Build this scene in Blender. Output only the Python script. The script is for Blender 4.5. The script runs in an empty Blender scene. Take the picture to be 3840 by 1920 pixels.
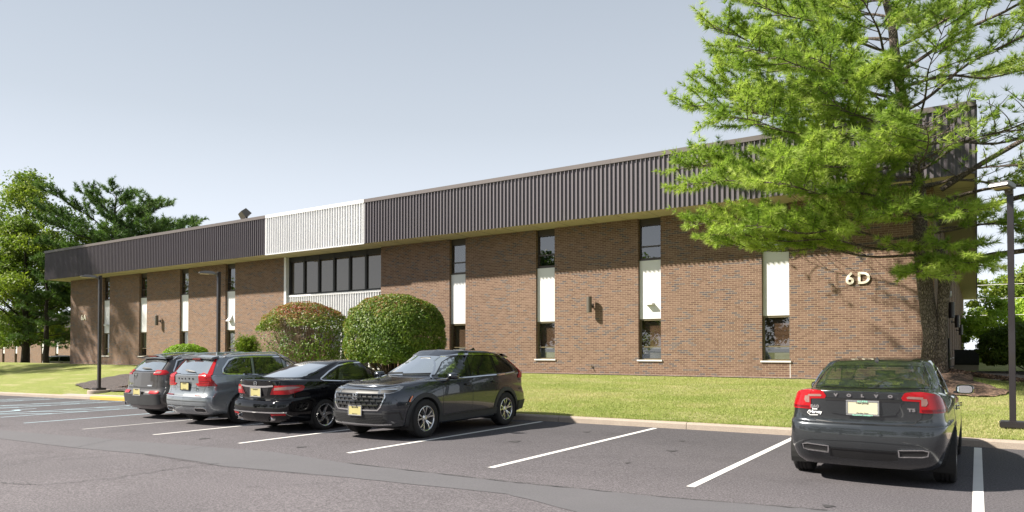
import bpy, bmesh, math, random
import numpy as np
from mathutils import Vector, Matrix
from mathutils.bvhtree import BVHTree
random.seed(7); RNG = np.random.default_rng(7)
SC = bpy.context.scene; COL = SC.collection
R = math.radians

# ------------------------------------------------------------------ camera
F_PX, PPX, PPY, YAW, PITCH, CAMZ = 2657.0, 1920.0, 1268.6, R(33.3), R(1.0), 1.6
cd = bpy.data.cameras.new('camera'); cam = bpy.data.objects.new('camera', cd); COL.objects.link(cam)
cd.sensor_width = 36; cd.lens = 36 * F_PX / 3840
cd.shift_y = (PPY - 960) / 3840
cd.clip_start = 0.1; cd.clip_end = 3000
cam.location = (0, 0, CAMZ); cam.rotation_euler = (R(90) + PITCH, 0, YAW)
SC.camera = cam
CR = Vector((math.cos(YAW), math.sin(YAW), 0)); CF0 = Vector((-math.sin(YAW), math.cos(YAW), 0))
CFW = CF0 * math.cos(PITCH) + Vector((0, 0, math.sin(PITCH))); CU = -CF0 * math.sin(PITCH) + Vector((0, 0, math.cos(PITCH)))
def ray(sx, sy):
    return CFW + CR * ((sx - PPX) / F_PX) + CU * ((PPY - sy) / F_PX)
def at_y(sx, sy, Y):
    d = ray(sx, sy); t = Y / d.y; return Vector((d.x * t, Y, CAMZ + d.z * t))

# ------------------------------------------------------------------ light
L = Vector((1.22, 1.0, -1.38)).normalized()
w = bpy.data.worlds.new('World'); SC.world = w; w.use_nodes = True
nt = w.node_tree; bg = nt.nodes['Background']
sky = nt.nodes.new('ShaderNodeTexSky'); sky.sky_type = 'NISHITA'; sky.sun_disc = False
sky.sun_elevation = math.asin(-L.z); sky.sun_rotation = math.atan2(-L.x, -L.y)
sky.air_density = 1.0; sky.dust_density = 1.0; sky.ozone_density = 2.0
# hazy summer air: the sky pales towards the horizon
geo = nt.nodes.new('ShaderNodeTexCoord'); sep = nt.nodes.new('ShaderNodeSeparateXYZ'); nt.links.new(geo.outputs['Generated'], sep.inputs[0])
rp = nt.nodes.new('ShaderNodeValToRGB'); nt.links.new(sep.outputs[2], rp.inputs[0])
rp.color_ramp.elements[0].position = 0.0; rp.color_ramp.elements[0].color = (0.92, 0.92, 0.92, 1)
rp.color_ramp.elements[1].position = 0.62; rp.color_ramp.elements[1].color = (0.84, 0.84, 0.84, 1)
rc = nt.nodes.new('ShaderNodeValToRGB'); nt.links.new(sep.outputs[2], rc.inputs[0])
for i_, (p_, c_) in enumerate(((0.0, (7.3, 7.6, 8.0)), (0.10, (6.6, 7.0, 7.7)), (0.30, (4.5, 4.9, 5.4)), (0.60, (2.9, 3.3, 3.85)))):
    if i_ > 1: rc.color_ramp.elements.new(p_)
    rc.color_ramp.elements[i_].position = p_; rc.color_ramp.elements[i_].color = (*[q / 10 for q in c_], 1)
scl = nt.nodes.new('ShaderNodeVectorMath'); scl.operation = 'SCALE'; scl.inputs['Scale'].default_value = 12.0; nt.links.new(rc.outputs[0], scl.inputs[0])
mxs = nt.nodes.new('ShaderNodeMix'); mxs.data_type = 'RGBA'; nt.links.new(rp.outputs[0], mxs.inputs[0]); nt.links.new(sky.outputs[0], mxs.inputs[6]); nt.links.new(scl.outputs[0], mxs.inputs[7])
nt.links.new(mxs.outputs[2], bg.inputs[0]); bg.inputs[1].default_value = 0.050
sd = bpy.data.lights.new('sun', 'SUN'); sd.energy = 4.6; sd.angle = R(1.3); sd.color = (1, 0.93, 0.82)
so = bpy.data.objects.new('sun', sd); COL.objects.link(so); so.rotation_euler = L.to_track_quat('-Z', 'Y').to_euler()
so.location = (-30, -30, 40)
SC.view_settings.view_transform = 'Standard'; SC.view_settings.look = 'None'
SC.view_settings.exposure = 1.35; SC.view_settings.gamma = 1

# ------------------------------------------------------------------ helpers
def link(o, parent=None):
    COL.objects.link(o)
    if parent is not None: o.parent = parent
    return o
def tag(o, label=None, cat=None, group=None, kind=None):
    if label: o['label'] = label
    if cat: o['category'] = cat
    if group: o['group'] = group
    if kind: o['kind'] = kind
    return o
def empty(name, loc=(0, 0, 0), rz=0, parent=None):
    o = bpy.data.objects.new(name, None); o.empty_display_size = 0.2
    link(o, parent); o.location = loc; o.rotation_euler = (0, 0, rz); return o
def copy_tree(o, parent=None):
    c = o.copy(); COL.objects.link(c)
    if parent is not None: c.parent = parent
    for ch in list(o.children): copy_tree(ch, c)
    return c
class MB:
    def __init__(s): s.v = []; s.f = []; s.m = []
    def add(s, vs, fs, mi=0):
        n = len(s.v); s.v += [tuple(p) for p in vs]; s.f += [tuple(i + n for i in f) for f in fs]; s.m += [mi] * len(fs)
    def box(s, x0, x1, y0, y1, z0, z1, mi=0, M=None):
        vs = [(x0, y0, z0), (x1, y0, z0), (x1, y1, z0), (x0, y1, z0), (x0, y0, z1), (x1, y0, z1), (x1, y1, z1), (x0, y1, z1)]
        if M is not None: vs = [M @ Vector(p) for p in vs]
        s.add(vs, [(0, 3, 2, 1), (4, 5, 6, 7), (0, 1, 5, 4), (1, 2, 6, 5), (2, 3, 7, 6), (3, 0, 4, 7)], mi); return s
    def quad(s, a, b, c, d, mi=0): s.add([a, b, c, d], [(0, 1, 2, 3)], mi); return s
    def tube(s, pts, radii, n=8, cap=True, mi=0):
        pts = [Vector(p) for p in pts]
        if not hasattr(radii, '__len__'): radii = [radii] * len(pts)
        base = len(s.v); ref = Vector((0, 0, 1)); prev = None
        for i, p in enumerate(pts):
            d = (pts[min(i + 1, len(pts) - 1)] - pts[max(i - 1, 0)]).normalized()
            if prev is None:
                a = d.cross(ref)
                if a.length < 0.05: a = d.cross(Vector((1, 0, 0)))
            else: a = prev - d * prev.dot(d)
            a.normalize(); prev = a; b = d.cross(a)
            for k in range(n):
                t = 2 * math.pi * k / n
                s.v.append(tuple(p + (a * math.cos(t) + b * math.sin(t)) * radii[i]))
        for i in range(len(pts) - 1):
            for k in range(n):
                q = (base + i * n + k, base + i * n + (k + 1) % n, base + (i + 1) * n + (k + 1) % n, base + (i + 1) * n + k)
                s.f.append(q); s.m.append(mi)
        if cap:
            s.f.append(tuple(base + k for k in range(n))[::-1]); s.m.append(mi)
            s.f.append(tuple(base + (len(pts) - 1) * n + k for k in range(n))); s.m.append(mi)
        return s
    def lathe(s, prof, n=24, M=None, mi=0, arc=(0, 2 * math.pi)):
        # prof: (r, h) pairs about local z
        base = len(s.v); full = abs(arc[1] - arc[0] - 2 * math.pi) < 1e-6; cnt = n if full else n + 1
        for (r, h) in prof:
            for k in range(cnt):
                t = arc[0] + (arc[1] - arc[0]) * k / n
                p = Vector((r * math.cos(t), r * math.sin(t), h)); s.v.append(tuple(M @ p if M is not None else p))
        for i in range(len(prof) - 1):
            for k in range(n):
                k2 = (k + 1) % cnt
                s.f.append((base + i * cnt + k, base + i * cnt + k2, base + (i + 1) * cnt + k2, base + (i + 1) * cnt + k)); s.m.append(mi)
        return s
    def prism(s, poly, a, b, axis='y', mi=0):
        # polygon in the other two axes, extruded a..b along axis
        n = len(poly)
        def P(u, v, t): return {'y': (u, t, v), 'x': (t, u, v), 'z': (u, v, t)}[axis]
        vs = [P(u, v, a) for u, v in poly] + [P(u, v, b) for u, v in poly]
        fs = [tuple(range(n))[::-1], tuple(range(n, 2 * n))] + [(i, (i + 1) % n, (i + 1) % n + n, i + n) for i in range(n)]
        s.add(vs, fs, mi); return s
    def build(s, name, mats, parent=None, smooth=False, sharp=None, bevel=0):
        me = bpy.data.meshes.new(name); me.from_pydata(s.v, [], s.f); 
        if not isinstance(mats, (list, tuple)): mats = [mats]
        for m in mats: me.materials.append(m)
        if len(mats) > 1: me.polygons.foreach_set('material_index', s.m)
        bm = bmesh.new(); bm.from_mesh(me); bmesh.ops.recalc_face_normals(bm, faces=bm.faces)
        if bevel: 
            bmesh.ops.remove_doubles(bm, verts=bm.verts, dist=1e-5)
            bmesh.ops.bevel(bm, geom=[e for e in bm.edges if len(e.link_faces) == 2 and e.calc_face_angle(0) > 0.5], offset=bevel, segments=2, affect='EDGES')
        if smooth:
            for f in bm.faces: f.smooth = True
            if sharp:
                for e in bm.edges:
                    if len(e.link_faces) == 2 and e.calc_face_angle(0) > sharp: e.smooth = False
        bm.to_mesh(me); bm.free()
        return link(bpy.data.objects.new(name, me), parent)
def mesh_np(name, V, F, mats, parent=None, smooth=False, col=None):
    me = bpy.data.meshes.new(name); V = np.asarray(V, np.float32); F = np.asarray(F, np.int32)
    me.vertices.add(len(V)); me.vertices.foreach_set('co', V.ravel())
    k = F.shape[1]; me.loops.add(F.size); me.loops.foreach_set('vertex_index', F.ravel())
    me.polygons.add(len(F)); me.polygons.foreach_set('loop_start', np.arange(0, F.size, k, dtype=np.int32))
    try: me.polygons.foreach_set('loop_total', np.full(len(F), k, np.int32))
    except Exception: pass
    me.update(calc_edges=True)
    if smooth: me.polygons.foreach_set('use_smooth', np.ones(len(F), bool))
    for m in (mats if isinstance(mats, (list, tuple)) else [mats]): me.materials.append(m)
    if col is not None:
        a = me.attributes.new('shade', 'FLOAT', 'FACE'); a.data.foreach_set('value', np.asarray(col, np.float32))
    return link(bpy.data.objects.new(name, me), parent)

# ------------------------------------------------------------------ materials
def sset(b, **k):
    for n, v in k.items():
        if n in b.inputs: b.inputs[n].default_value = v
def newmat(name):
    m = bpy.data.materials.new(name); m.use_nodes = True; t = m.node_tree
    return m, t, t.nodes['Principled BSDF']
def pm(name, col, rough=0.5, metal=0.0, var=0.12, scale=6.0, bump=0.0, bscale=60.0, coat=0.0, spec=0.5, emis=None):
    m, t, b = newmat(name); N = t.nodes; K = t.links
    sset(b, Roughness=rough, Metallic=metal); b.inputs['Specular IOR Level'].default_value = spec
    if coat: b.inputs['Coat Weight'].default_value = coat; b.inputs['Coat Roughness'].default_value = 0.03
    tc = N.new('ShaderNodeTexCoord'); no = N.new('ShaderNodeTexNoise'); no.inputs['Scale'].default_value = scale; no.inputs['Detail'].default_value = 5
    K.new(tc.outputs['Object'], no.inputs['Vector'])
    mx = N.new('ShaderNodeMix'); mx.data_type = 'RGBA'
    c = Vector(col[:3]); mx.inputs[6].default_value = (*[max(0, x * (1 - var)) for x in c], 1); mx.inputs[7].default_value = (*[min(1, x * (1 + var)) for x in c], 1)
    K.new(no.outputs['Fac'], mx.inputs[0]); K.new(mx.outputs[2], b.inputs['Base Color'])
    if bump:
        n2 = N.new('ShaderNodeTexNoise'); n2.inputs['Scale'].default_value = bscale; n2.inputs['Detail'].default_value = 3
        K.new(tc.outputs['Object'], n2.inputs['Vector']); bp = N.new('ShaderNodeBump'); bp.inputs['Strength'].default_value = bump; bp.inputs['Distance'].default_value = 0.02
        K.new(n2.outputs['Fac'], bp.inputs['Height']); K.new(bp.outputs[0], b.inputs['Normal'])
    if emis: b.inputs['Emission Color'].default_value = (*emis[0], 1); b.inputs['Emission Strength'].default_value = emis[1]
    return m
def nodes_math(t, op, a, b=None, c=None):
    n = t.nodes.new('ShaderNodeMath'); n.operation = op
    for i, v in enumerate((a, b, c)):
        if v is None: continue
        if isinstance(v, (int, float)): n.inputs[i].default_value = v
        else: t.links.new(v, n.inputs[i])
    return n.outputs[0]
def mixc(t, f, a, b, blend='MIX'):
    n = t.nodes.new('ShaderNodeMix'); n.data_type = 'RGBA'; n.blend_type = blend
    for i, v in ((0, f), (6, a), (7, b)):
        if isinstance(v, (tuple, list)): n.inputs[i].default_value = (*v[:3], 1)
        elif isinstance(v, (int, float)): n.inputs[i].default_value = v
        else: t.links.new(v, n.inputs[i])
    return n.outputs[2]
def noise(t, vec, scale, detail=4, rough=0.5):
    n = t.nodes.new('ShaderNodeTexNoise'); n.inputs['Scale'].default_value = scale; n.inputs['Detail'].default_value = detail; n.inputs['Roughness'].default_value = rough
    if vec is not None: t.links.new(vec, n.inputs['Vector'])
    return n.outputs['Fac']
def ramp(t, f, stops):
    n = t.nodes.new('ShaderNodeValToRGB'); t.links.new(f, n.inputs[0]); e = n.color_ramp.elements
    while len(e) < len(stops): e.new(0.5)
    for i, (p, c) in enumerate(stops):
        e[i].position = p; e[i].color = (*c, 1) if hasattr(c, '__len__') else (c, c, c, 1)
    return n.outputs[0]
def mapping(t, vec, sc):
    n = t.nodes.new('ShaderNodeMapping'); n.inputs['Scale'].default_value = sc; t.links.new(vec, n.inputs['Vector']); return n.outputs[0]
def bump(t, h, b, strength=0.3, dist=0.02):
    n = t.nodes.new('ShaderNodeBump'); n.inputs['Strength'].default_value = strength; n.inputs['Distance'].default_value = dist
    t.links.new(h, n.inputs['Height']); t.links.new(n.outputs[0], b.inputs['Normal'])

def brick_mat():
    m, t, b = newmat('brick'); K = t.links
    g = t.nodes.new('ShaderNodeNewGeometry'); sp = t.nodes.new('ShaderNodeSeparateXYZ'); K.new(g.outputs['Position'], sp.inputs[0])
    sn = t.nodes.new('ShaderNodeSeparateXYZ'); K.new(g.outputs['Normal'], sn.inputs[0])
    side = nodes_math(t, 'GREATER_THAN', nodes_math(t, 'ABSOLUTE', sn.outputs[0]), 0.5)
    u = nodes_math(t, 'ADD', nodes_math(t, 'MULTIPLY', sp.outputs[0], nodes_math(t, 'SUBTRACT', 1.0, side)), nodes_math(t, 'MULTIPLY', sp.outputs[1], side))
    v = sp.outputs[2]
    BW, BH, MO = 0.2032, 0.0677, 0.0085
    row = nodes_math(t, 'FLOOR', nodes_math(t, 'DIVIDE', v, BH))
    par = nodes_math(t, 'MULTIPLY', nodes_math(t, 'MODULO', nodes_math(t, 'ABSOLUTE', row), 2.0), 0.5)
    uc = nodes_math(t, 'ADD', nodes_math(t, 'DIVIDE', nodes_math(t, 'ADD', u, 400.0), BW), par)
    coln = nodes_math(t, 'FLOOR', uc)
    fu = nodes_math(t, 'MULTIPLY', nodes_math(t, 'FRACT', uc), BW); fv = nodes_math(t, 'MULTIPLY', nodes_math(t, 'FRACT', nodes_math(t, 'DIVIDE', v, BH)), BH)
    isb = nodes_math(t, 'MULTIPLY', nodes_math(t, 'GREATER_THAN', fu, MO), nodes_math(t, 'GREATER_THAN', fv, MO))
    cv = t.nodes.new('ShaderNodeCombineXYZ'); K.new(coln, cv.inputs[0]); K.new(row, cv.inputs[1]); K.new(side, cv.inputs[2])
    wn = t.nodes.new('ShaderNodeTexWhiteNoise'); K.new(cv.outputs[0], wn.inputs['Vector'])
    ws = t.nodes.new('ShaderNodeSeparateColor'); K.new(wn.outputs['Color'], ws.inputs[0])
    c1 = mixc(t, ws.outputs[0], (0.124, 0.073, 0.056), (0.190, 0.118, 0.090))
    dark = noise(t, mapping(t, cv.outputs[0], (0.14, 0.35, 1)), 1.0, 2)
    lim = nodes_math(t, 'ADD', nodes_math(t, 'MULTIPLY', dark, -1.5), 1.60)
    isd = nodes_math(t, 'GREATER_THAN', ws.outputs[1], lim)
    dcol = mixc(t, ws.outputs[2], (0.085, 0.070, 0.076), (0.130, 0.104, 0.100))
    c2 = mixc(t, isd, c1, dcol)
    mor = mixc(t, noise(t, g.outputs['Position'], 3.0), (0.32, 0.245, 0.165), (0.45, 0.35, 0.24))
    c3 = mixc(t, isb, mor, c2)
    big = noise(t, mapping(t, g.outputs['Position'], (0.25, 0.25, 0.5)), 1.0, 5)
    c4 = mixc(t, nodes_math(t, 'MULTIPLY', big, 0.55), c3, (0.8, 0.78, 0.76), 'MULTIPLY')
    K.new(c4, b.inputs['Base Color']); sset(b, Roughness=0.85); b.inputs['Specular IOR Level'].default_value = 0.25
    bump(t, nodes_math(t, 'ADD', isb, nodes_math(t, 'MULTIPLY', noise(t, g.outputs['Position'], 80), 0.3)), b, 0.5, 0.006)
    return m
def asphalt_mat(name='asphalt', base=(0.094, 0.088, 0.095), dark=(0.062, 0.058, 0.064)):
    m, t, b = newmat(name); K = t.links
    g = t.nodes.new('ShaderNodeNewGeometry'); P = g.outputs['Position']
    c = mixc(t, noise(t, mapping(t, P, (0.25, 0.5, 1)), 1.0, 6, 0.6), dark, base)
    grain = ramp(t, noise(t, P, 42, 3, 0.8), [(0.36, 0.55), (0.5, 0.95), (0.68, 1.6)])
    c = mixc(t, 1.0, c, grain, 'MULTIPLY')
    grain2 = ramp(t, noise(t, P, 150, 2, 0.7), [(0.3, 0.75), (0.58, 1.0), (0.72, 2.0)])
    c = mixc(t, 0.8, c, grain2, 'MULTIPLY')
    # older grey aisle towards the road, fresher sealed stalls near the kerb
    sp = t.nodes.new('ShaderNodeSeparateXYZ'); K.new(P, sp.inputs[0])
    f = t.nodes.new('ShaderNodeMapRange'); f.inputs[1].default_value = 12.5; f.inputs[2].default_value = 6.0; K.new(sp.outputs[1], f.inputs[0])
    wob = nodes_math(t, 'MULTIPLY', f.outputs[0], nodes_math(t, 'ADD', noise(t, P, 0.35, 4), 0.35))
    c = mixc(t, wob, c, mixc(t, 1.0, c, (1.75, 1.7, 1.68), 'MULTIPLY'))
    st = ramp(t, noise(t, mapping(t, P, (0.6, 0.6, 1)), 1.3, 5, 0.7), [(0.30, 0.72), (0.45, 1.0), (1.0, 1.0)])
    c = mixc(t, 0.6, c, st, 'MULTIPLY')
    K.new(c, b.inputs['Base Color']); sset(b, Roughness=0.88); b.inputs['Specular IOR Level'].default_value = 0.3
    bump(t, noise(t, P, 110, 3, 0.8), b, 0.55, 0.01)
    return m
def lawn_mat():
    m, t, b = newmat('lawn'); K = t.links
    g = t.nodes.new('ShaderNodeNewGeometry'); P = g.outputs['Position']
    a = mixc(t, noise(t, P, 1.3, 6, 0.7), (0.185, 0.225, 0.060), (0.29, 0.31, 0.095))
    dry = ramp(t, noise(t, mapping(t, P, (0.3, 0.9, 1)), 1.0, 5, 0.65), [(0.50, 0.0), (0.66, 1.0)])
    a = mixc(t, nodes_math(t, 'MULTIPLY', dry, 0.55), a, (0.42, 0.37, 0.21))
    fine = ramp(t, noise(t, mapping(t, P, (1, 0.6, 1)), 38, 3, 0.8), [(0.3, 0.5), (0.52, 1.0), (0.75, 1.5)])
    a = mixc(t, 1.0, a, fine, 'MULTIPLY')
    K.new(a, b.inputs['Base Color']); sset(b, Roughness=0.9); b.inputs['Specular IOR Level'].default_value = 0.15
    bump(t, noise(t, P, 60, 4, 0.8), b, 0.8, 0.04)
    return m
def concrete_mat(name, c0, c1, sc=2.5):
    m, t, b = newmat(name); K = t.links
    g = t.nodes.new('ShaderNodeNewGeometry'); P = g.outputs['Position']
    a = mixc(t, noise(t, P, sc, 7, 0.7), c0, c1)
    a = mixc(t, 0.7, a, ramp(t, noise(t, P, 45, 4, 0.8), [(0.3, 0.65), (0.55, 1.0), (0.8, 1.25)]), 'MULTIPLY')
    K.new(a, b.inputs['Base Color']); sset(b, Roughness=0.9); bump(t, noise(t, P, 90, 3), b, 0.3, 0.01); return m
def paint_mat(name, col, worn=0.45):
    m, t, b = newmat(name); K = t.links
    g = t.nodes.new('ShaderNodeNewGeometry'); P = g.outputs['Position']
    wr = ramp(t, noise(t, P, 30, 6, 0.8), [(worn - 0.08, 1.0), (worn, 0.0)])
    a = mixc(t, noise(t, P, 2, 4), [x * 0.8 for x in col], col)
    K.new(mixc(t, wr, a, (0.10, 0.10, 0.10)), b.inputs['Base Color']); sset(b, Roughness=0.75)
    bump(t, noise(t, P, 110, 3, 0.8), b, 0.3, 0.01); return m
def mulch_mat(name, c0, c1, c2):
    m, t, b = newmat(name); K = t.links
    g = t.nodes.new('ShaderNodeNewGeometry'); P = g.outputs['Position']
    vo = t.nodes.new('ShaderNodeTexVoronoi'); vo.inputs['Scale'].default_value = 26; K.new(mapping(t, P, (1, 1.6, 1)), vo.inputs['Vector'])
    sc = t.nodes.new('ShaderNodeSeparateColor'); K.new(vo.outputs['Color'], sc.inputs[0])
    a = ramp(t, sc.outputs[0], [(0.0, c0), (0.55, c1), (1.0, c2)])
    K.new(a, b.inputs['Base Color']); sset(b, Roughness=0.95); bump(t, sc.outputs[1], b, 1.0, 0.05); return m
def glass_mat(name, tint=(0.05, 0.055, 0.06), refl=1.0, through=0.5, rough=0.02, boost=0.06, gcol=(1, 1, 1)):
    # coated architectural / car glass: mirror-like fresnel reflection over tinted see-through
    m = bpy.data.materials.new(name); m.use_nodes = True; t = m.node_tree; N = t.nodes; K = t.links; N.clear()
    out = N.new('ShaderNodeOutputMaterial'); gl = N.new('ShaderNodeBsdfGlossy'); gl.inputs['Roughness'].default_value = rough; gl.inputs['Color'].default_value = (*gcol, 1)
    tr = N.new('ShaderNodeBsdfTransparent'); tr.inputs[0].default_value = (through, through * 1.02, through, 1)
    df = N.new('ShaderNodeBsdfDiffuse')
    g = N.new('ShaderNodeNewGeometry'); no = noise(t, g.outputs['Position'], 1.5, 3)
    K.new(mixc(t, no, [x * 0.8 for x in tint], tint), df.inputs[0])
    ad = N.new('ShaderNodeMixShader'); ad.inputs[0].default_value = 1 - through * 0.8; K.new(tr.outputs[0], ad.inputs[1]); K.new(df.outputs[0], ad.inputs[2])
    dp = N.new('ShaderNodeVectorMath'); dp.operation = 'DOT_PRODUCT'; K.new(g.outputs['Incoming'], dp.inputs[0]); K.new(g.outputs['Normal'], dp.inputs[1])
    c5 = nodes_math(t, 'POWER', nodes_math(t, 'SUBTRACT', 1.0, nodes_math(t, 'ABSOLUTE', dp.outputs['Value'])), 5.0)
    fr = nodes_math(t, 'ADD', nodes_math(t, 'MULTIPLY', c5, 0.96), 0.04)
    f2 = nodes_math(t, 'MINIMUM', nodes_math(t, 'ADD', nodes_math(t, 'MULTIPLY', fr, refl), boost), 1.0)
    mx = N.new('ShaderNodeMixShader'); K.new(f2, mx.inputs[0]); K.new(ad.outputs[0], mx.inputs[1]); K.new(gl.outputs[0], mx.inputs[2]); K.new(mx.outputs[0], out.inputs[0])
    return m
M = dict(
 brick=brick_mat(), asphalt=asphalt_mat(), lawn=lawn_mat(),
 patch=concrete_mat('sealed_patch', (0.090, 0.087, 0.095), (0.118, 0.114, 0.124), 1.2),
 concrete=concrete_mat('kerb_concrete', (0.27, 0.22, 0.18), (0.41, 0.345, 0.285)),
 walk=concrete_mat('walk_concrete', (0.32, 0.29, 0.28), (0.42, 0.39, 0.37)),
 white_paint=paint_mat('white_line', (0.72, 0.70, 0.68), 0.36), blue_paint=paint_mat('pale_blue_line', (0.45, 0.60, 0.68), 0.40), yellow=paint_mat('yellow_paint', (0.50, 0.34, 0.05), 0.33),
 old_paint=paint_mat('worn_line', (0.5, 0.49, 0.48), 0.47),
 mulch=mulch_mat('bark_mulch', (0.035, 0.022, 0.017), (0.11, 0.068, 0.048), (0.24, 0.15, 0.10)), mulch_dark=mulch_mat('dark_mulch', (0.03, 0.024, 0.024), (0.075, 0.06, 0.058), (0.17, 0.14, 0.13)),
 gravel=mulch_mat('river_gravel', (0.12, 0.09, 0.08), (0.27, 0.21, 0.18), (0.42, 0.36, 0.32)),
 fascia=pm('brown_metal_siding', (0.120, 0.106, 0.120), 0.45, 0, 0.06, 1.5), fascia_white=pm('white_metal_siding', (0.70, 0.70, 0.715), 0.4, 0, 0.05, 1.5),
 coping=pm('brown_coping', (0.115, 0.098, 0.096), 0.4, 0, 0.10, 1.2), soffit=pm('cream_soffit', (0.50, 0.43, 0.31), 0.7, 0, 0.06, 0.6),
 white_panel=pm('white_panel', (0.66, 0.655, 0.66), 0.45, 0, 0.03, 2), bronze=pm('bronze_frame', (0.055, 0.045, 0.036), 0.4, 0.3, 0.1, 3), tan_frame=pm('tan_frame', (0.16, 0.13, 0.075), 0.4, 0.3, 0.1, 3),
 sill=pm('pale_sill', (0.62, 0.60, 0.57), 0.6), dark_metal=pm('dark_bronze_pole', (0.028, 0.024, 0.026), 0.35, 0.2, 0.15, 3, coat=0.3), lens=pm('lamp_lens', (0.55, 0.42, 0.24), 0.3),
 black=pm('black_plastic', (0.012, 0.012, 0.013), 0.5), lamp_grey=pm('lamp_bronze', (0.12, 0.105, 0.085), 0.45, 0.2), cream_num=pm('cream_numerals', (0.80, 0.75, 0.62), 0.5),
 glass=glass_mat('window_glass', (0.012, 0.012, 0.012), 1.2, 0.86, 0.01, 0.12), glass_tint=glass_mat('tinted_glass', (0.04, 0.037, 0.034), 1.2, 0.06, 0.02, 0.13, (0.78, 0.73, 0.67)),
 blind=pm('blind_slat', (0.075, 0.045, 0.03), 0.5), dark_room=pm('dark_room', (0.02, 0.018, 0.016), 0.9), shade=pm('pale_shade', (0.42, 0.42, 0.30), 0.8),
 roof=pm('roof_membrane', (0.25, 0.24, 0.23), 0.9),
)

# ------------------------------------------------------------------ terrain
KY = 14.10                                       # kerb face
def zlot(x):
    if x > 0: return 0.0
    if x > -25: return -0.0004 * x * x
    return -0.25 - 0.014 * (-25 - max(x, -45))
def lerp(a, b, t): return a + (b - a) * t
def sm(a, b, x):
    t = min(1, max(0, (x - a) / (b - a))); return t * t * (3 - 2 * t)
def hlawn(x, y):
    z0 = zlot(x) + 0.13
    base = lerp(z0, 0.70, min(1, max(0, (y - KY - 0.2) / 9.9)) ** 0.9)
    if x < -53:                                  # beyond the left end the lawn crests and falls away
        f = sm(-53, -58, x)
        base = lerp(base, lerp(z0, 0.66, sm(14.3, 23.5, y)), f) - 1.75 * sm(25.5, 31, y) * f
    if x > 3:
        base = base - 0.10 * sm(3, 10, x)
    # mound round the big pine
    d = math.hypot((x + 0.7) / 1.7, (y - 21.7) / 1.3); base += 0.46 * max(0, 1 - d / 2.0) ** 1.3
    return base
def grid(name, xs, ys, hf, mat, parent=None):
    V = [(x, y, hf(x, y)) for y in ys for x in xs]; n = len(xs)
    F = [(j * n + i, j * n + i + 1, (j + 1) * n + i + 1, (j + 1) * n + i) for j in range(len(ys) - 1) for i in range(n - 1)]
    return mesh_np(name, V, F, mat, parent, True)
far = MB(); far.quad((-900, -900, -0.75), (900, -900, -0.75), (900, 900, -0.75), (-900, 900, -0.75))
tag(far.build('ground', M['lawn']), kind='structure')
tag(grid('parking_lot', [x for x in np.arange(-110, 61, 2.5)], [-60, -40, -20, -10, 0, 4, 8, 11, KY + .02], lambda x, y: zlot(x), M['asphalt']), kind='structure')
tag(grid('lawn', np.arange(-110, 61, 0.6), np.concatenate([np.arange(KY + 0.14, 34, 0.5), np.arange(35, 122, 4)]), hlawn, M['lawn']), kind='structure')
def P(sx, sy):                                   # point of the parking lot behind a source pixel
    d = ray(sx, sy); z = 0.0
    for _ in range(12):
        t = (z - CAMZ) / d.z; x = d.x * t; z = zlot(x)
    return Vector((d.x * t, d.y * t, z))
# kerb: segments about 3 m long with joints
kb = MB(); x = -80.0
while x < 14:
    x2 = x + 3.0
    a, b_ = x + 0.006, x2 - 0.006
    for (p, q) in ((a, (a + b_) / 2), ((a + b_) / 2, b_)):
        za, zb = zlot(p), zlot(q)
        for prof in [[(KY, -0.1), (KY + 0.01, 0.10), (KY + 0.035, 0.132), (KY + 0.16, 0.14), (KY + 0.16, -0.1)]]:
            n = len(prof); vs = [(p, y, za + z) for y, z in prof] + [(q, y, zb + z) for y, z in prof]
            fs = [(i, i + 1, i + 1 + n, i + n) for i in range(n - 1)] + [tuple(range(n)), tuple(range(n, 2 * n))]
            kb.add(vs, fs, 1 if -28.3 < (p + q) / 2 < -25.4 else 0)
    x = x2
tag(kb.build('kerb', [M['concrete'], M['yellow']]), kind='structure')
# drape a strip / polygon 4 mm above a surface
def drape(name, pts, mat, hf, off=0.004, step=0.4, kind='structure'):
    bm = bmesh.new(); vs = [bm.verts.new((p[0], p[1], 0)) for p in pts]; bm.faces.new(vs)
    xs = [p[0] for p in pts]; ys = [p[1] for p in pts]
    for lo, hi, nrm in ((min(xs), max(xs), (1, 0, 0)), (min(ys), max(ys), (0, 1, 0))):
        c = math.floor(lo / step) * step + step
        while c < hi:
            bmesh.ops.bisect_plane(bm, geom=bm.verts[:] + bm.edges[:] + bm.faces[:], plane_co=(c * nrm[0], c * nrm[1], 0), plane_no=nrm); c += step
    for v in bm.verts: v.co.z = hf(v.co.x, v.co.y) + off
    bmesh.ops.recalc_face_normals(bm, faces=bm.faces)
    for f in bm.faces:
        if f.normal.z < 0: f.normal_flip()
    me = bpy.data.meshes.new(name); bm.to_mesh(me); bm.free(); me.materials.append(mat)
    return tag(link(bpy.data.objects.new(name, me)), kind=kind)
LOT = lambda x, y: zlot(x)
def line(p, q, wd, mat, name='stall_line', off=0.004):
    p, q = Vector(p), Vector(q); d = (q - p).normalized(); n = Vector((-d.y, d.x, 0)) * wd / 2
    return drape(name, [p - n, q - n, q + n, p + n], mat, LOT, off, 1.0)
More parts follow.
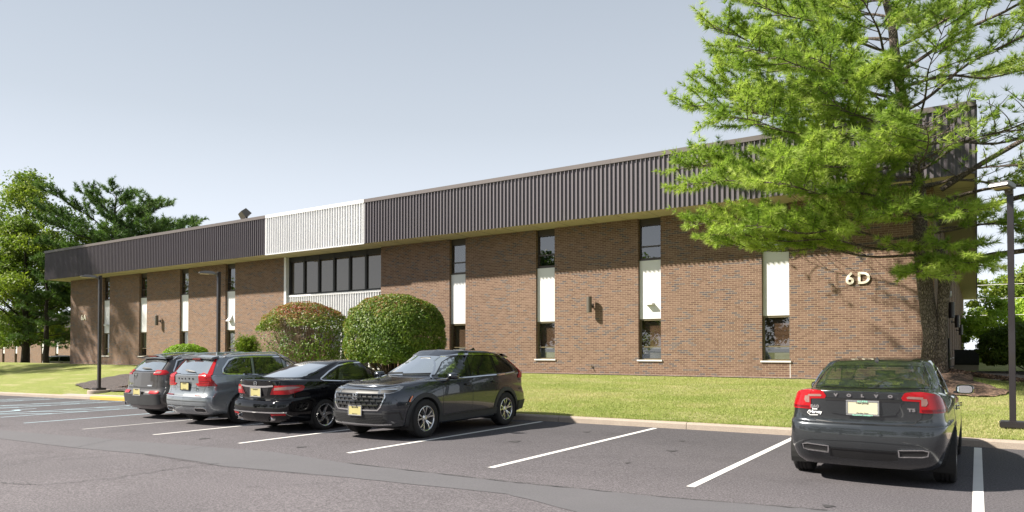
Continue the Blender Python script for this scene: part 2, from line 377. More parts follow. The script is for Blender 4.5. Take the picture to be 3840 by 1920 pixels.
# ------------------------------------------------------------------ markings
for (a, b_) in (((1301, 1699), (2050, 1579)), ((1844, 1755), (2467, 1602.5)), ((2612, 1829), (2981, 1632)), ((3694, 1921), (3652, 1674))):
    p, q = P(*a), P(*b_); q.x = p.x = (p.x + q.x) / 2; q.y = KY - 0.12
    if a[1] > 1900: p.y = 5.2
    line(p, q, 0.105, M['white_paint'])
for (a, b_) in (((895, 1663), (1300, 1602)), ((575, 1631), (1000, 1580)), ((310, 1610), (700, 1566))):
    p, q = P(*a), P(*b_); q.x = p.x; q.y = KY - 0.12; line(p, q, 0.10, M['old_paint' if a[0] == 310 else 'white_paint'])
# pale blue bays at the left with their hatching
p = P(90, 1587); line(p, (p.x, KY - .1, 0), 0.10, M['blue_paint'])
xb = [p.x - 2.75 + 0.0]
bx = []
for sx, sy in ((0, 1534), (0, 1553), (0, 1513), (0, 1499)): bx.append(P(sx, sy))
def bay(x0, x1, y0, hatch):
    for xx in (x0, x1): line((xx, y0, 0), (xx, KY - 0.1, 0), 0.10, M['blue_paint'])
    if hatch:
        y = y0 + 0.35
        while y < KY - 1.1:
            line((x0 + .06, y, 0), (x1 - .06, min(y + 0.95, KY - .15), 0), 0.10, M['blue_paint'], 'hatch_line', 0.008); y += 0.95
XB = p.x
bay(XB - 4.4, XB - 2.75, 8.4, True); bay(XB - 8.8, XB - 7.2, 8.4, True); bay(XB - 13.3, XB - 11.6, 8.4, True)
# painted access symbol in the first blue bay, worn
sx0, sy0 = XB - 5.8, 9.6
sym = MB(); 
ring = [(sx0 + 0.42 * math.cos(t), sy0 + 0.42 * math.sin(t)) for t in np.linspace(-2.6, 1.6, 14)]
for i in range(13): line((*ring[i], 0), (*ring[i + 1], 0), 0.09, M['blue_paint'], 'access_symbol', 0.008)
line((sx0 - .1, sy0 + 1.0, 0), (sx0 - .02, sy0 + .3, 0), 0.10, M['blue_paint'], 'access_symbol', 0.008); line((sx0 - .02, sy0 + .3, 0), (sx0 + .5, sy0 + .3, 0), 0.10, M['blue_paint'], 'access_symbol', 0.010)
line((sx0 + .5, sy0 + .3, 0), (sx0 + .75, sy0 - .35, 0), 0.10, M['blue_paint'], 'access_symbol', 0.008)
# sealed trench patch and its dark edge, cracks
up = [P(*a) for a in ((0, 1614), (520, 1656), (1040, 1697), (1300, 1738), (1900, 1808), (2482, 1865), (3100, 1916))]
lo = [P(*a) for a in ((0, 1645), (270, 1679), (588, 1708), (853, 1750), (1300, 1791), (1900, 1853), (2180, 1925))]
up[0:0] = [up[0] + (up[0] - up[1]) * 2.0]; lo[0:0] = [lo[0] + (lo[0] - lo[1]) * 4.0]
up.append(up[-1] + (up[-1] - up[-2]) * 1.5); lo.append(lo[-1] + (lo[-1] - lo[-2]) * 2.0)
def densify(pl, n, wob):
    out = []
    for i in range(len(pl) - 1):
        for k in range(n):
            t = k / n; p = pl[i].lerp(pl[i + 1], t); out.append(Vector((p.x + random.uniform(-wob, wob), p.y + random.uniform(-wob, wob), 0)))
    return out + [pl[-1]]
UP = densify(up, 8, 0.012); LO = densify(lo, 8, 0.012)
drape('sealed_strip', UP + LO[::-1], M['patch'], LOT, 0.004, 1.5)
M['crack'] = pm('crack_tar', (0.03, 0.03, 0.032), 0.9)
def crack(pts, wd=0.02, n=10, wob=0.03, close=None):
    pl = densify([P(*a) if len(a) == 2 else Vector(a) for a in pts], n, wob)
    a = []; c = []
    for i, p in enumerate(pl):
        d = (pl[min(i + 1, len(pl) - 1)] - pl[max(i - 1, 0)]).normalized(); nn = Vector((-d.y, d.x, 0)) * wd * random.uniform(0.15, 0.5)
        a.append(p + nn); c.append(p - nn)
    mb = MB()
    for i in range(len(pl) - 1):
        q = [a[i], a[i + 1], c[i + 1], c[i]]; mb.quad(*[(v.x, v.y, zlot(v.x) + 0.010) for v in q])
    tag(mb.build('asphalt_crack', M['crack']), kind='structure')
crack([(1300, 1738), (1900, 1808), (2482, 1865), (3100, 1916)], 0.035, 14, 0.012)
crack([(540, 1706), (853, 1752), (1300, 1793)], 0.015, 14, 0.012)
crack([(0, 1812), (160, 1820), (430, 1794), (640, 1760), (820, 1738)], 0.022, 16, 0.03)
crack([(30, 1744), (250, 1724), (490, 1707)], 0.018, 14, 0.02)
crack([(0, 1709), (120, 1697), (300, 1676), (420, 1650), (600, 1630)], 0.016, 14, 0.02)
crack([(690, 1690), (800, 1670), (895, 1663)], 0.014, 12, 0.02)
crack([(930, 1828), (1300, 1809)], 0.012, 12, 0.03)
crack([(400, 1605), (470, 1612), (520, 1622)], 0.012, 12, 0.03)
M['oil'] = pm('oil_stain', (0.045, 0.042, 0.045), 0.8, 0, .5, 9); 
def stain(cx, cy, r):
    pts = []; ph = random.uniform(0, 6)
    for k in range(26):
        a = 6.2832 * k / 26; q = r * (1 + .25 * math.sin(3 * a + ph) + .15 * math.sin(7 * a + ph * 2) + random.uniform(-.06, .06)); pts.append((cx + q * math.cos(a) * .8, cy + q * math.sin(a)))
    drape('oil_stain', pts, M['oil'], LOT, 0.005, 1.0)
for q in ((-6.9, 10.6, .11), (-4.1, 10.9, .09), (-4.4, 12.2, .06), (-4.2, 9.4, .05), (-9.6, 8.1, .09), (-6.5, 12.6, .08), (-1.3, 7.9, .07), (-12.2, 8.0, .10)): stain(*q)
# pavement to the entrance, mulch beds
def WALK(x, y): return zlot(x) + 0.142
wk = MB(); xs = np.linspace(-31.5, -15, 22)
for i in range(len(xs) - 1):
    a, b_ = xs[i], xs[i + 1]
    wk.add([(a, KY + .15, zlot(a) + .02), (b_, KY + .15, zlot(b_) + .02), (b_, KY + 1.35, zlot(b_) + .02), (a, KY + 1.35, zlot(a) + .02), (a, KY + .15, zlot(a) + .152), (b_, KY + .15, zlot(b_) + .152), (b_, KY + 1.35, zlot(b_) + .19), (a, KY + 1.35, zlot(a) + .19)],
           [(4, 5, 6, 7), (2, 3, 7, 6), (0, 1, 5, 4)] + ([(0, 4, 7, 3)] if i == 0 else []))
tag(wk.build('pavement', M['walk']), kind='structure')
def blob(cx, cy, rx, ry, n=40, wob=0.1, rot=0):
    out = []
    ph = [random.uniform(0, 6.28) for _ in range(4)]
    for k in range(n):
        t = 2 * math.pi * k / n; r = 1 + wob * sum(math.sin((j + 2) * t + ph[j]) for j in range(4)) / 2
        u, v = rx * r * math.cos(t), ry * r * math.sin(t); out.append((cx + u * math.cos(rot) - v * math.sin(rot), cy + u * math.sin(rot) + v * math.cos(rot)))
    return out
def bed(name, pts, mat, rise=0.10, step=0.25):
    cx = sum(p[0] for p in pts) / len(pts); cy = sum(p[1] for p in pts) / len(pts)
    def edge(x, y):
        return min(math.hypot(x - p[0], y - p[1]) for p in pts)
    def h(x, y): return hlawn(x, y) + 0.02 + rise * min(1, edge(x, y) / 0.5)
    return drape(name, pts, mat, h, 0.0, step)
def LW(sx, sy, up=0.05):
    d = ray(sx, sy); t = 12.0
    while t < 90 and CAMZ + d.z * t > hlawn(d.x * t, d.y * t) + up: t += 0.02
    return (d.x * t, d.y * t)
bed('mulch_bed', [LW(*a) for a in ((3530, 1470), (3580, 1477), (3650, 1483), (3726, 1482), (3770, 1474), (3790, 1462), (3740, 1452), (3690, 1436), (3650, 1425))] + [(-.2, 24.1), (-1.6, 24.1), (-2.6, 23.6), (-2.8, 22.5), (-2.2, 21.6)], M['mulch'], 0.08)
bed('mulch_bed', [LW(*a) for a in ((280, 1442), (313, 1455), (348, 1461), (420, 1466), (483, 1466), (560, 1468), (640, 1470), (640, 1400), (560, 1396), (489, 1400), (420, 1410), (365, 1423), (320, 1431), (293, 1436))], M['mulch_dark'], 0.05)
bed('mulch_bed', blob(4.2, 31.0, 4.6, 2.2, 40, 0.08), M['mulch_dark'], 0.14, 0.3)
bed('gravel_bed', blob(0.35, 28.5, 1.3, 2.8, 40, 0.08), M['gravel'], 0.10, 0.3)
# strip of dry gravel along the wall foot
gv = []
for xx in np.linspace(-52.5, -2.2, 120): gv.append((xx, 24.02 + random.uniform(-.06, .06)))
drape('gravel_strip', gv + [(-2.2, 24.36), (-52.5, 24.36)], M['gravel'], hlawn, 0.025, 2.0)

# ------------------------------------------------------------------ building
WY, XL, XR, YB = 24.30, -52.7, -1.05, 79.0          # brick face, ends, back
FY, FXL, FXR = 23.02, -53.5, -0.02                  # fascia face
Z0, ZSO, ZTOP = -0.6, 6.46, 8.43
BAY = 4.41; WW = 0.87
WIN = [-5.56 - BAY * i for i in range(4)] + [-34.72 - BAY * i for i in range(4)]
CX0, CX1 = -30.18, -23.30
bld = empty('office_building', (0, WY, 0.7))
tag(bld, 'long two storey brown brick office building with ribbed dark metal fascia and white centre section', 'building')
INV = Matrix.Translation((0, -WY, -0.7))
def bb(mb, name, mats, parent=None, **k):           # build in world space, parented to the building
    o = mb.build(name, mats, parent or bld, **k)
    if parent is None: o.location = (0, -WY, -0.7)
    return o
wall = MB()
edges = []; xx = XL
for c in sorted(WIN): edges.append((c - WW / 2, c + WW / 2))
edges.append((CX0, CX1)); edges.sort()
last = XL
for (a, b_) in edges:
    wall.box(last, a, WY, WY + 0.42, Z0, ZSO + 0.05)
    if b_ - a < 2: wall.box(a - 0.001, b_ + 0.001, WY + 0.002, WY + 0.40, Z0, 1.24)
    last = b_
wall.box(last, XR, WY, WY + 0.42, Z0, ZSO + 0.05)
# side wall facing right, with the same narrow window slots
sl = [WY + 4.5 + BAY * i for i in range(12)]; last = WY + 0.42
for c in sl:
    wall.box(XR - 0.42, XR, last, c - WW / 2, Z0, ZSO + .05); wall.box(XR - .40, XR - .002, c - WW / 2 - .001, c + WW / 2 + .001, Z0, 1.24); last = c + WW / 2
wall.box(XR - 0.42, XR, last, YB, Z0, ZSO + .05)
wall.box(XL, XL + 0.42, WY + .42, YB, Z0, ZSO + .05); wall.box(XL + .42, XR - .42, YB - .42, YB, Z0, ZSO + .05)
bb(wall, 'wall', M['brick'])
# ribbed fascia
def ribs(mb, x0, x1, yf, z0, z1, pitch, rw=0.032, rd=0.058, axis='x', sgn=-1):
    pts = [(x0, 0)]
    n = int((x1 - x0) / pitch)
    for i in range(n):
        a = x0 + pitch * i + pitch * 0.35; pts += [(a, 0), (a + .004, rd), (a + rw, rd), (a + rw + .004, 0)]
    pts.append((x1, 0))
    V = []; 
    for (x, d) in pts:
        if axis == 'x': V += [(x, yf + sgn * d, z0), (x, yf + sgn * d, z1)]
        else: V += [(yf + sgn * d, x, z0), (yf + sgn * d, x, z1)]
    mb.add(V, [(2 * i, 2 * i + 2, 2 * i + 3, 2 * i + 1) for i in range(len(pts) - 1)])
ZF = 6.44; PIT = 0.168
WX0, WX1 = -29.97, -23.08
f = MB(); ribs(f, FXL, WX0 - .004, FY, ZF, 8.30, PIT); ribs(f, WX1 + .004, FXR, FY, ZF, 8.30, PIT)
ribs(f, FY, YB + 1.3, FXR, ZF, 8.30, PIT, axis='y', sgn=1); ribs(f, FY, YB + 1.3, FXL, ZF, 8.30, PIT, axis='y', sgn=-1)
f.box(FXR - .06, FXR + .012, FY - .012, FY + .06, ZF, 8.30)
bb(f, 'ribbed_fascia', M['fascia'])
f = MB(); ribs(f, WX0, WX1, FY - 0.012, ZF - 0.01, 8.30, PIT); f.box(WX0 - .012, WX0 + .02, FY - .05, FY + .02, ZF - .01, 8.30); f.box(WX1 - .02, WX1 + .012, FY - .05, FY + .02, ZF - .01, 8.30)
f.box(WX0, WX1, FY - .062, FY + .01, ZF - .03, ZF + .012)
o = bb(f, 'ribbed_fascia', M['fascia_white']); tag(o, 'white ribbed fascia section over the entrance')
c = MB(); xx = FXL - .06
while xx < FXR + .05:
    x2 = min(xx + 3.05, FXR + .06)
    if not (xx < WX0 and x2 > WX0) and not (xx < WX1 and x2 > WX1): segs = [(xx, x2)]
    else:
        cut = WX0 if xx < WX0 else WX1; segs = [(xx, cut), (cut, x2)]
    for (a, b_) in segs: c.box(a + .003, b_ - .003, FY - .075, FY + .35, 8.275, ZTOP, 1 if WX0 - .01 <= a and b_ <= WX1 + .01 else 0)
    xx = x2
c.box(FXR - .29, FXR + .075, FY + .36, YB + 1.36, 8.275, ZTOP); c.box(FXL - .075, FXL + .29, FY + .36, YB + 1.36, 8.275, ZTOP)
bb(c, 'coping', [M['coping'], M['fascia_white']])
s = MB(); s.quad((FXL, FY, ZSO), (FXR, FY, ZSO), (FXR, YB + 1.3, ZSO), (FXL, YB + 1.3, ZSO))
xx = FXL + 1.2
while xx < FXR: s.box(xx, xx + .012, FY + .02, WY - .01, ZSO - .004, ZSO + .01, 1); xx += 1.22
for vx in (-20.3, -15.6, -10.6): s.box(vx, vx + .7, FY + .35, FY + .95, ZSO - .012, ZSO + .01, 0)
for yy in np.arange(FY + 2, YB, 0.3): s.box(XR + .02, FXR - .01, yy, yy + .012, ZSO - .004, ZSO + .01, 1)
s.box(FXL, FXL + .05, FY, FY + .06, ZSO - .02, ZSO)
bb(s, 'soffit', [M['soffit'], M['bronze']])
rf = MB(); rf.quad((FXL + .1, FY + .1, 8.1), (FXR - .1, FY + .1, 8.1), (FXR - .1, YB + 1.2, 8.1), (FXL + .1, YB + 1.2, 8.1)); bb(rf, 'roof', M['roof'])
inn = MB(); inn.box(XL + .9, XR - .9, WY + .95, YB - .9, Z0, ZSO - .02); bb(inn, 'interior_core', M['dark_room'])
# window slots: built once, copied
def slot(c):
    w_ = empty('window', (c, 0, -0.7)); w_.parent = bld
    a, b_ = -WW / 2, WW / 2; fy = 0.15
    fr = MB()
    fr.box(a, a + .045, fy, fy + .06, 4.91, ZSO); fr.box(b_ - .03, b_, fy, fy + .06, 4.91, ZSO)
    fr.box(a, b_, fy - .01, fy + .06, 6.20, ZSO); fr.box(a, b_, fy - .01, fy + .06, 5.40, 5.45); fr.box(a, b_, fy - .015, fy + .06, 4.91, 5.00)
    fr.build('frame', M['bronze'], w_)
    f2 = MB(); f2.box(a, a + .06, fy, fy + .06, 1.27, 2.76); f2.box(b_ - .035, b_, fy, fy + .06, 1.27, 2.76)
    f2.box(a, b_, fy - .01, fy + .06, 2.70, 2.76); f2.box(a, b_, fy - .01, fy + .06, 1.72, 1.76); f2.box(a, b_, fy - .01, fy + .06, 1.27, 1.31)
    f2.build('frame', M['tan_frame'], w_)
    g = MB(); g.quad((a, fy + .03, 5.0), (b_, fy + .03, 5.0), (b_, fy + .03, 6.2), (a, fy + .03, 6.2)); g.build('pane', M['glass'], w_)
    g = MB(); g.quad((a, fy + .03, 1.3), (b_, fy + .03, 1.3), (b_, fy + .03, 2.7), (a, fy + .03, 2.7)); g.build('pane', M['glass'], w_)
    pn = MB(); pn.box(a + .005, b_ - .005, 0.115, .20, 2.762, 4.908); pn.box(a + .005, b_ - .005, .10, .20, 4.885, 4.906)
    pn.build('spandrel_panel', M['white_panel'], w_, bevel=0.004)
    sl_ = MB(); sl_.box(a - .05, b_ + .05, -.045, .2, 1.215, 1.268); sl_.build('sill', M['sill'], w_)
    return w_
def blinds(w_, z0, z1, mat, tight=False):
    b = MB(); z = z0 + .02
    while z < z1:
        b.add([(-WW / 2 + .07, .27, z), (WW / 2 - .05, .27, z), (WW / 2 - .05, .295, z + (.038 if tight else .022)), (-WW / 2 + .07, .295, z + (.038 if tight else .022))], [(0, 1, 2, 3)]); z += 0.042
    b.build('blind', mat, w_)
w0 = slot(WIN[0]); ws = [w0]
for c_ in WIN[1:]:
    k = copy_tree(w0, bld); k.location = (c_, 0, -0.7); ws.append(k)
M['slat_red'] = pm('reddish_blind', (0.36, 0.20, 0.12), 0.5); M['slat_grey'] = pm('grey_blind', (0.30, 0.30, 0.29), 0.5)  # reddish and grey slats, two blind colours
for i, w_ in enumerate(ws):
    if i < 4: blinds(w_, 1.76, 2.70, M['slat_red']); blinds(w_, 1.31, 1.72, M['slat_grey'], True)
    if i == 3: blinds(w_, 5.0, 6.2, M['slat_grey'])
    if i >= 4:
        b = MB(); b.quad((-.38, .28, 1.76), (.40, .28, 1.76), (.40, .28, 2.7), (-.38, .28, 2.7)); b.build('shade', M['shade'], w_)
    if i == 5: b = MB(); b.quad((-.38, .28, 5.7), (.40, .28, 5.7), (.40, .28, 6.2), (-.38, .28, 6.2)); b.build('shade', M['shade'], w_)
# vent hoods on some white panels
def hood(w_, z, tall):
    h = MB()
    if tall: h.add([(-.27, .11, z), (.06, .11, z), (.06, -.10, z), (-.27, -.10, z), (-.03, .11, z + .36), (.06, .11, z + .36)], [(0, 1, 2, 3), (0, 3, 4), (1, 5, 2), (3, 2, 5, 4), (0, 4, 5, 1)])
    else: h.box(-.15, .13, -.08, .11, z, z + .07); h.box(-.17, .15, .105, .113, z - .03, z + .1)
    h.build('vent_hood', M['white_panel'], w_)
hood(ws[1], 3.27, False); hood(ws[4], 3.25, True); hood(ws[7], 3.25, False)
# simplified slots on the side wall, same parts
for y in sl:
    k = copy_tree(w0, bld); k.rotation_euler = (0, 0, R(90)); k.location = (XR, y - WY, -0.7)
# centre section
cz = MB(); g = MB(); CW = CX1 - CX0; RY = WY + .26
wf = MB(); wf.box(CX0 + .16, CX1, RY - .06, RY + .1, 6.20, ZSO); wf.box(CX0 + .16, CX1, RY - .07, RY + .1, 4.47, 4.56)
for i in range(7):
    xx = CX0 + .22 + (CW - .30) * i / 6; wf.box(xx - .06, xx + .06, RY - .075, RY + .1, 4.52, ZSO - .005)
cw = empty('ribbon_window', (0, 0, 0)); cw.parent = bld; cw.location = (0, -WY, -0.7)
wf.build('frame', M['black'], cw)
for i in range(6):
    xa = CX0 + .22 + (CW - .30) * i / 6 + .06; xb_ = CX0 + .22 + (CW - .30) * (i + 1) / 6 - .06
    g = MB(); g.quad((xa, RY, 4.56), (xb_, RY, 4.56), (xb_, RY, 6.2), (xa, RY, 6.2)); g.build('pane', M['glass_tint'], cw)
wp = MB(); ribs(wp, CX0 + .16, CX1 - .004, RY - .10, 2.80, 4.40, PIT); wp.box(CX0 + .16, CX1 - .004, RY - .16, RY + .12, 4.38, 4.475)
wp.box(CX0, CX0 + .16, WY - .01, RY + .1, 0.6, ZSO - .004)
wp.box(CX0 + .16, CX1 - .004, RY - .15, RY + .1, 2.70, 2.80)
bb(wp, 'ribbed_panel', M['fascia_white'])
en = empty('entrance', (0, 0, 0)); en.parent = bld; en.location = (0, -WY, -0.7)
ef = MB()
for i in range(8):
    xx = CX0 + .22 + (CW - .30) * i / 7; ef.box(xx - .04, xx + .04, RY + .0, RY + .12, 0.6, 2.70)
ef.box(CX0 + .16, CX1, RY + .002, RY + .118, 2.60, 2.70); ef.box(CX0 + .16, CX1, RY + .004, RY + .116, 0.6, .75)
ef.build('door_frame', M['white_panel'], en)
eg = MB(); eg.quad((CX0 + .2, RY + .06, .7), (CX1, RY + .06, .7), (CX1, RY + .06, 2.65), (CX0 + .2, RY + .06, 2.65)); eg.build('pane', M['glass'], en)

# numerals on the brick
def text_mesh(txt, size, depth, bold=0.0, space=1.0):
    cu = bpy.data.curves.new('t', 'FONT'); cu.body = txt; cu.size = size; cu.extrude = depth; cu.offset = bold; cu.align_x = 'CENTER'; cu.space_character = space; cu.resolution_u = 4
    o = bpy.data.objects.new('t', cu); COL.objects.link(o); bpy.context.view_layer.update()
    dg = bpy.context.evaluated_depsgraph_get(); me = bpy.data.meshes.new_from_object(o.evaluated_get(dg)); bpy.data.objects.remove(o); return me
def text_obj(txt, size, loc, rot, mat, depth=0.01, bold=0.0, name='lettering', parent=None, space=1.0, scale=(1, 1, 1)):
    me = text_mesh(txt, size, depth, bold, space); me.materials.clear(); me.materials.append(mat)
    o = link(bpy.data.objects.new(name, me), parent); o.location = loc; o.rotation_euler = rot; o.scale = scale; return o
p = at_y(3214, 1064, WY); s6 = empty('address_sign', (p.x, WY, p.z)); tag(s6, 'cream metal numerals 6D fixed high on the brick beside the large pine', 'sign')
text_obj('6', .50, (-.20, -.03, 0), (R(90), 0, 0), M['cream_num'], .018, .012, 'numeral', s6); text_obj('D', .50, (.19, -.03, 0), (R(90), 0, 0), M['cream_num'], .018, .012, 'letter', s6)
p = at_y(315, 1200, WY); s6 = empty('address_sign', (p.x, WY, p.z)); tag(s6, 'small pale numerals 6A on the shaded far left end of the brick wall', 'sign')
text_obj('6', .50, (-.20, -.03, 0), (R(90), 0, 0), M['cream_num'], .018, .006, 'numeral', s6); text_obj('A', .50, (.17, -.03, 0), (R(90), 0, 0), M['cream_num'], .018, .006, 'letter', s6)

# cylinder wall lamps
def wall_lamp(loc, rz, label, group):
    t = empty('wall_lamp', loc, rz); tag(t, label, 'wall lamp', group)
    c = MB(); c.lathe([(.0, -.30), (.095, -.30), (.103, -.29), (.103, .29), (.095, .30), (0, .30)], 20, Matrix.Translation((0, -.24, 0))); c.build('cylinder_shade', M['lamp_grey'] if rz == 0 else M['dark_metal'], t, smooth=True, sharp=0.6)
    c = MB(); c.tube([(0, -.005, -.03), (0, -.15, -.03)], .03, 8); c.box(-.06, .06, -.02, 0, -.09, .05); c.build('bracket', M['bronze'], t)
    return t
p = at_y(2213, 1144, WY); wall_lamp((p.x + .08, WY, p.z), 0, 'bronze cylinder wall lamp on sunlit brick right of the domed hedge', 'cylinder lamps on the front wall')
p = at_y(598, 1202, WY); wall_lamp((p.x + .1, WY, p.z), 0, 'cylinder wall lamp on brick between the windows of the left wing', 'cylinder lamps on the front wall')
for (sx, sy, lab) in ((3562, 1163, 'largest black cylinder lamp on the side wall just right of the pine trunk'), (3590, 1205, 'middle black cylinder lamp in the row down the side wall'), (3611, 1237, 'farthest black cylinder lamp in the row down the side wall')):
    d = ray(sx, sy); t_ = 0
    # lamp stands 0.24 m off the side plane
    t_ = (XR + .24) / d.x if abs(d.x) > 1e-6 else 40
    y = d.y * t_; y = {3562: 31.5, 3590: 40.5, 3611: 49.5}[sx]
    z = CAMZ + d.z / d.y * y
    wall_lamp((XR, y, z), R(90), lab, 'cylinder lamps on the side wall')
# roof floodlight
p = at_y(926, 812, FY + .15)
fl = empty('floodlight', (p.x, FY + .15, ZTOP)); tag(fl, 'weathered box floodlight standing on the roof edge left of the white fascia', 'floodlight')
b = MB(); Mx = Matrix.Translation((-.15, -.05, .33)) @ Matrix.Rotation(R(35), 4, 'X') @ Matrix.Rotation(R(-20), 4, 'Y')
b.add([Mx @ Vector(q) for q in ((-.26, -.26, -.22), (.26, -.26, -.22), (.26, .2, -.22), (-.26, .2, -.22), (-.2, -.2, .16), (.2, -.2, .16), (.2, .16, .16), (-.2, .16, .16))], [(0, 3, 2, 1), (4, 5, 6, 7), (0, 1, 5, 4), (1, 2, 6, 5), (2, 3, 7, 6), (3, 0, 4, 7)])
b.build('housing', M['lamp_grey'], fl, bevel=.01)
b = MB(); b.box(-.03, .03, -.03, .03, 0, .25); b.box(-.2, .2, -.08, .08, 0, .03); b.build('bracket', M['bronze'], fl)

M['head_metal'] = pm('grey_head', (0.13, 0.125, 0.13), 0.3, 0.3, .1, 3)
# light poles
def pole(sx, Y, ztop, head_dir, label, ph=0.11, pad=False, hl=0.62):
    X = at_y(sx, 1400, Y).x; z0 = hlawn(X, Y)
    t = empty('lamp_post', (X, Y, z0)); tag(t, label, 'lamp post', 'square dark parking lot lamp posts')
    H = ztop - z0
    b = MB(); h = ph / 2; b.box(-h, h, -h, h, .02, H); b.box(-h - .005, h + .005, -h - .005, h + .005, H, H + .015); b.build('pole', M['dark_metal'], t, bevel=.006)
    b = MB(); b.box(-.20, .20, -.20, .20, .10 if pad else .0, .20 if pad else .12); b.build('base_cover', M['dark_metal'], t, bevel=.02)
    if pad: b = MB(); b.lathe([(0, -.3), (.42, -.3), (.42, .08), (.40, .11), (0, .11)], 28); b.build('concrete_footing', M['concrete'], t, smooth=True, sharp=.5)
    hd = MB(); W = .145; Lh = hl; prof = [(h + .10, -.03), (h + .10, .05), (h + .25, .075), (h + .45, .075), (h + Lh, .03), (h + Lh + .01, -.01), (h + .2, -.03)]
    n = len(prof); vs = [(u, -W, v) for u, v in prof] + [(u, W, v) for u, v in prof]
    hd.add(vs, [tuple(range(n)), tuple(range(n, 2 * n))] + [(i, (i + 1) % n, (i + 1) % n + n, i + n) for i in range(n)])
    hm = empty('lamp_head', (0, 0, H - .06), head_dir, t)
    tilt = 0.0
    hh = hd.build('housing', M['head_metal'], hm, bevel=.008)
    b = MB(); b.box(h + .28, h + Lh - .04, -W + .03, W - .03, -.038, -.026); b.build('lens', M['lens'], hm)
    b = MB(); b.box(h - .0, h + .13, -.035, .035, -.05, .03); b.box(h - .0, h + .02, -.06, .06, -.10, .04); b.build('bracket', M['lamp_grey'], hm)
    return t
pole(372, 14.95, 4.66, R(250), 'dark square lamp post on a round footing in the mulch at far left', .11, True)
pole(818, 15.9, 4.50, R(246), 'dark square lamp post rising behind the grey parked cars', .11, True)
tr = pole(3796, 15.55, 4.56, R(250), 'dark square lamp post on the lawn at the right edge of the photo', .10, False, .50)
# ------------------------------------------------------------------ cars
def paint(name, col, flake=0.0, rough=0.33, spec=0.5):
    m, t, b = newmat(name); K = t.links
    tc = t.nodes.new('ShaderNodeTexCoord'); n = noise(t, tc.outputs['Object'], 3.0, 4)
    K.new(mixc(t, n, [x * 0.93 for x in col], col), b.inputs['Base Color'])
    sset(b, Roughness=rough, Metallic=flake); b.inputs['Coat Weight'].default_value = 1.0; b.inputs['Coat Roughness'].default_value = 0.015
    b.inputs['Specular IOR Level'].default_value = spec
    return m
M.update(paint_s=paint('dark_slate_paint', (0.058, 0.064, 0.070), 0.75, 0.24), paint_x=paint('steel_grey_paint', (0.25, 0.275, 0.295), 0.6, 0.27), paint_b=paint('black_paint', (0.003, 0.003, 0.004), 0.0, 0.3, 0.0),
 paint_c=paint('graphite_paint', (0.050, 0.055, 0.066), 0.85, 0.22), paint_j=paint('granite_paint', (0.075, 0.068, 0.066), 0.45), paint_f=paint('silver_paint', (0.55, 0.55, 0.55), 0.6), paint_w=paint('white_car_paint', (0.75, 0.76, 0.78), 0.0),
 car_glass=glass_mat('car_glass', (0.03, 0.04, 0.035), 0.55, 0.80, 0.0, 0.08), car_glass_dark=glass_mat('privacy_glass', (0.012, 0.014, 0.014), 1.7, 0.16, 0.0, 0.10), car_glass_sky=glass_mat('windscreen_glass', (0.16, 0.19, 0.19), 1.8, 0.22, 0.0, 0.58),
 tyre=pm('tyre_rubber', (0.018, 0.017, 0.017), 0.85, 0, 0.25, 12, 0.3, 90), alloy=pm('alloy', (0.62, 0.62, 0.63), 0.22, 0.9, 0.06, 6), alloy_dark=pm('dark_alloy', (0.05, 0.05, 0.055), 0.35, 0.8), chrome=pm('chrome', (0.80, 0.80, 0.80), 0.07, 1.0, 0.02, 3),
 trim=pm('black_trim', (0.016, 0.016, 0.017), 0.42), cladding=pm('grey_cladding', (0.030, 0.031, 0.033), 0.6), gloss_black=pm('gloss_black', (0.008, 0.008, 0.009), 0.12, coat=0.6),
 red=pm('red_lens', (0.33, 0.004, 0.008), 0.2, 0, 0.18, 9, coat=0.5, spec=0.3), red_dark=pm('deep_red_lens', (0.14, 0.002, 0.006), 0.2, 0, 0.18, 9, coat=0.5, spec=0.3), clear=pm('clear_lens', (0.30, 0.17, 0.15), 0.12, 0.2, 0.3, 30, coat=1.0), headlamp=pm('headlamp_lens', (0.20, 0.21, 0.22), 0.08, 0.6, 0.7, 25, coat=1.0), amber=pm('amber_lens', (0.75, 0.16, 0.01), 0.2, coat=1.0),
 seat_light=pm('pale_seat', (0.5, 0.52, 0.45), 0.8), seat_dark=pm('dark_seat', (0.03, 0.03, 0.03), 0.8), under=pm('underbody', (0.02, 0.02, 0.02), 0.9), rust=pm('exhaust_box', (0.16, 0.11, 0.085), 0.6, 0.5),
 plate_y=pm('plate_yellow', (0.42, 0.375, 0.16), 0.5, 0, 0.12, 5), plate_pale=pm('plate_cream', (0.52, 0.50, 0.35), 0.5, 0, 0.10, 5), text_dark=pm('text_dark', (0.03, 0.03, 0.03), 0.6), text_white=pm('text_white', (0.85, 0.85, 0.85), 0.5), text_green=pm('text_green', (0.30, 0.68, 0.50), 0.5), mirror=pm('mirror_glass', (0.85, 0.9, 0.92), 0.02, 1.0, 0.01, 1))

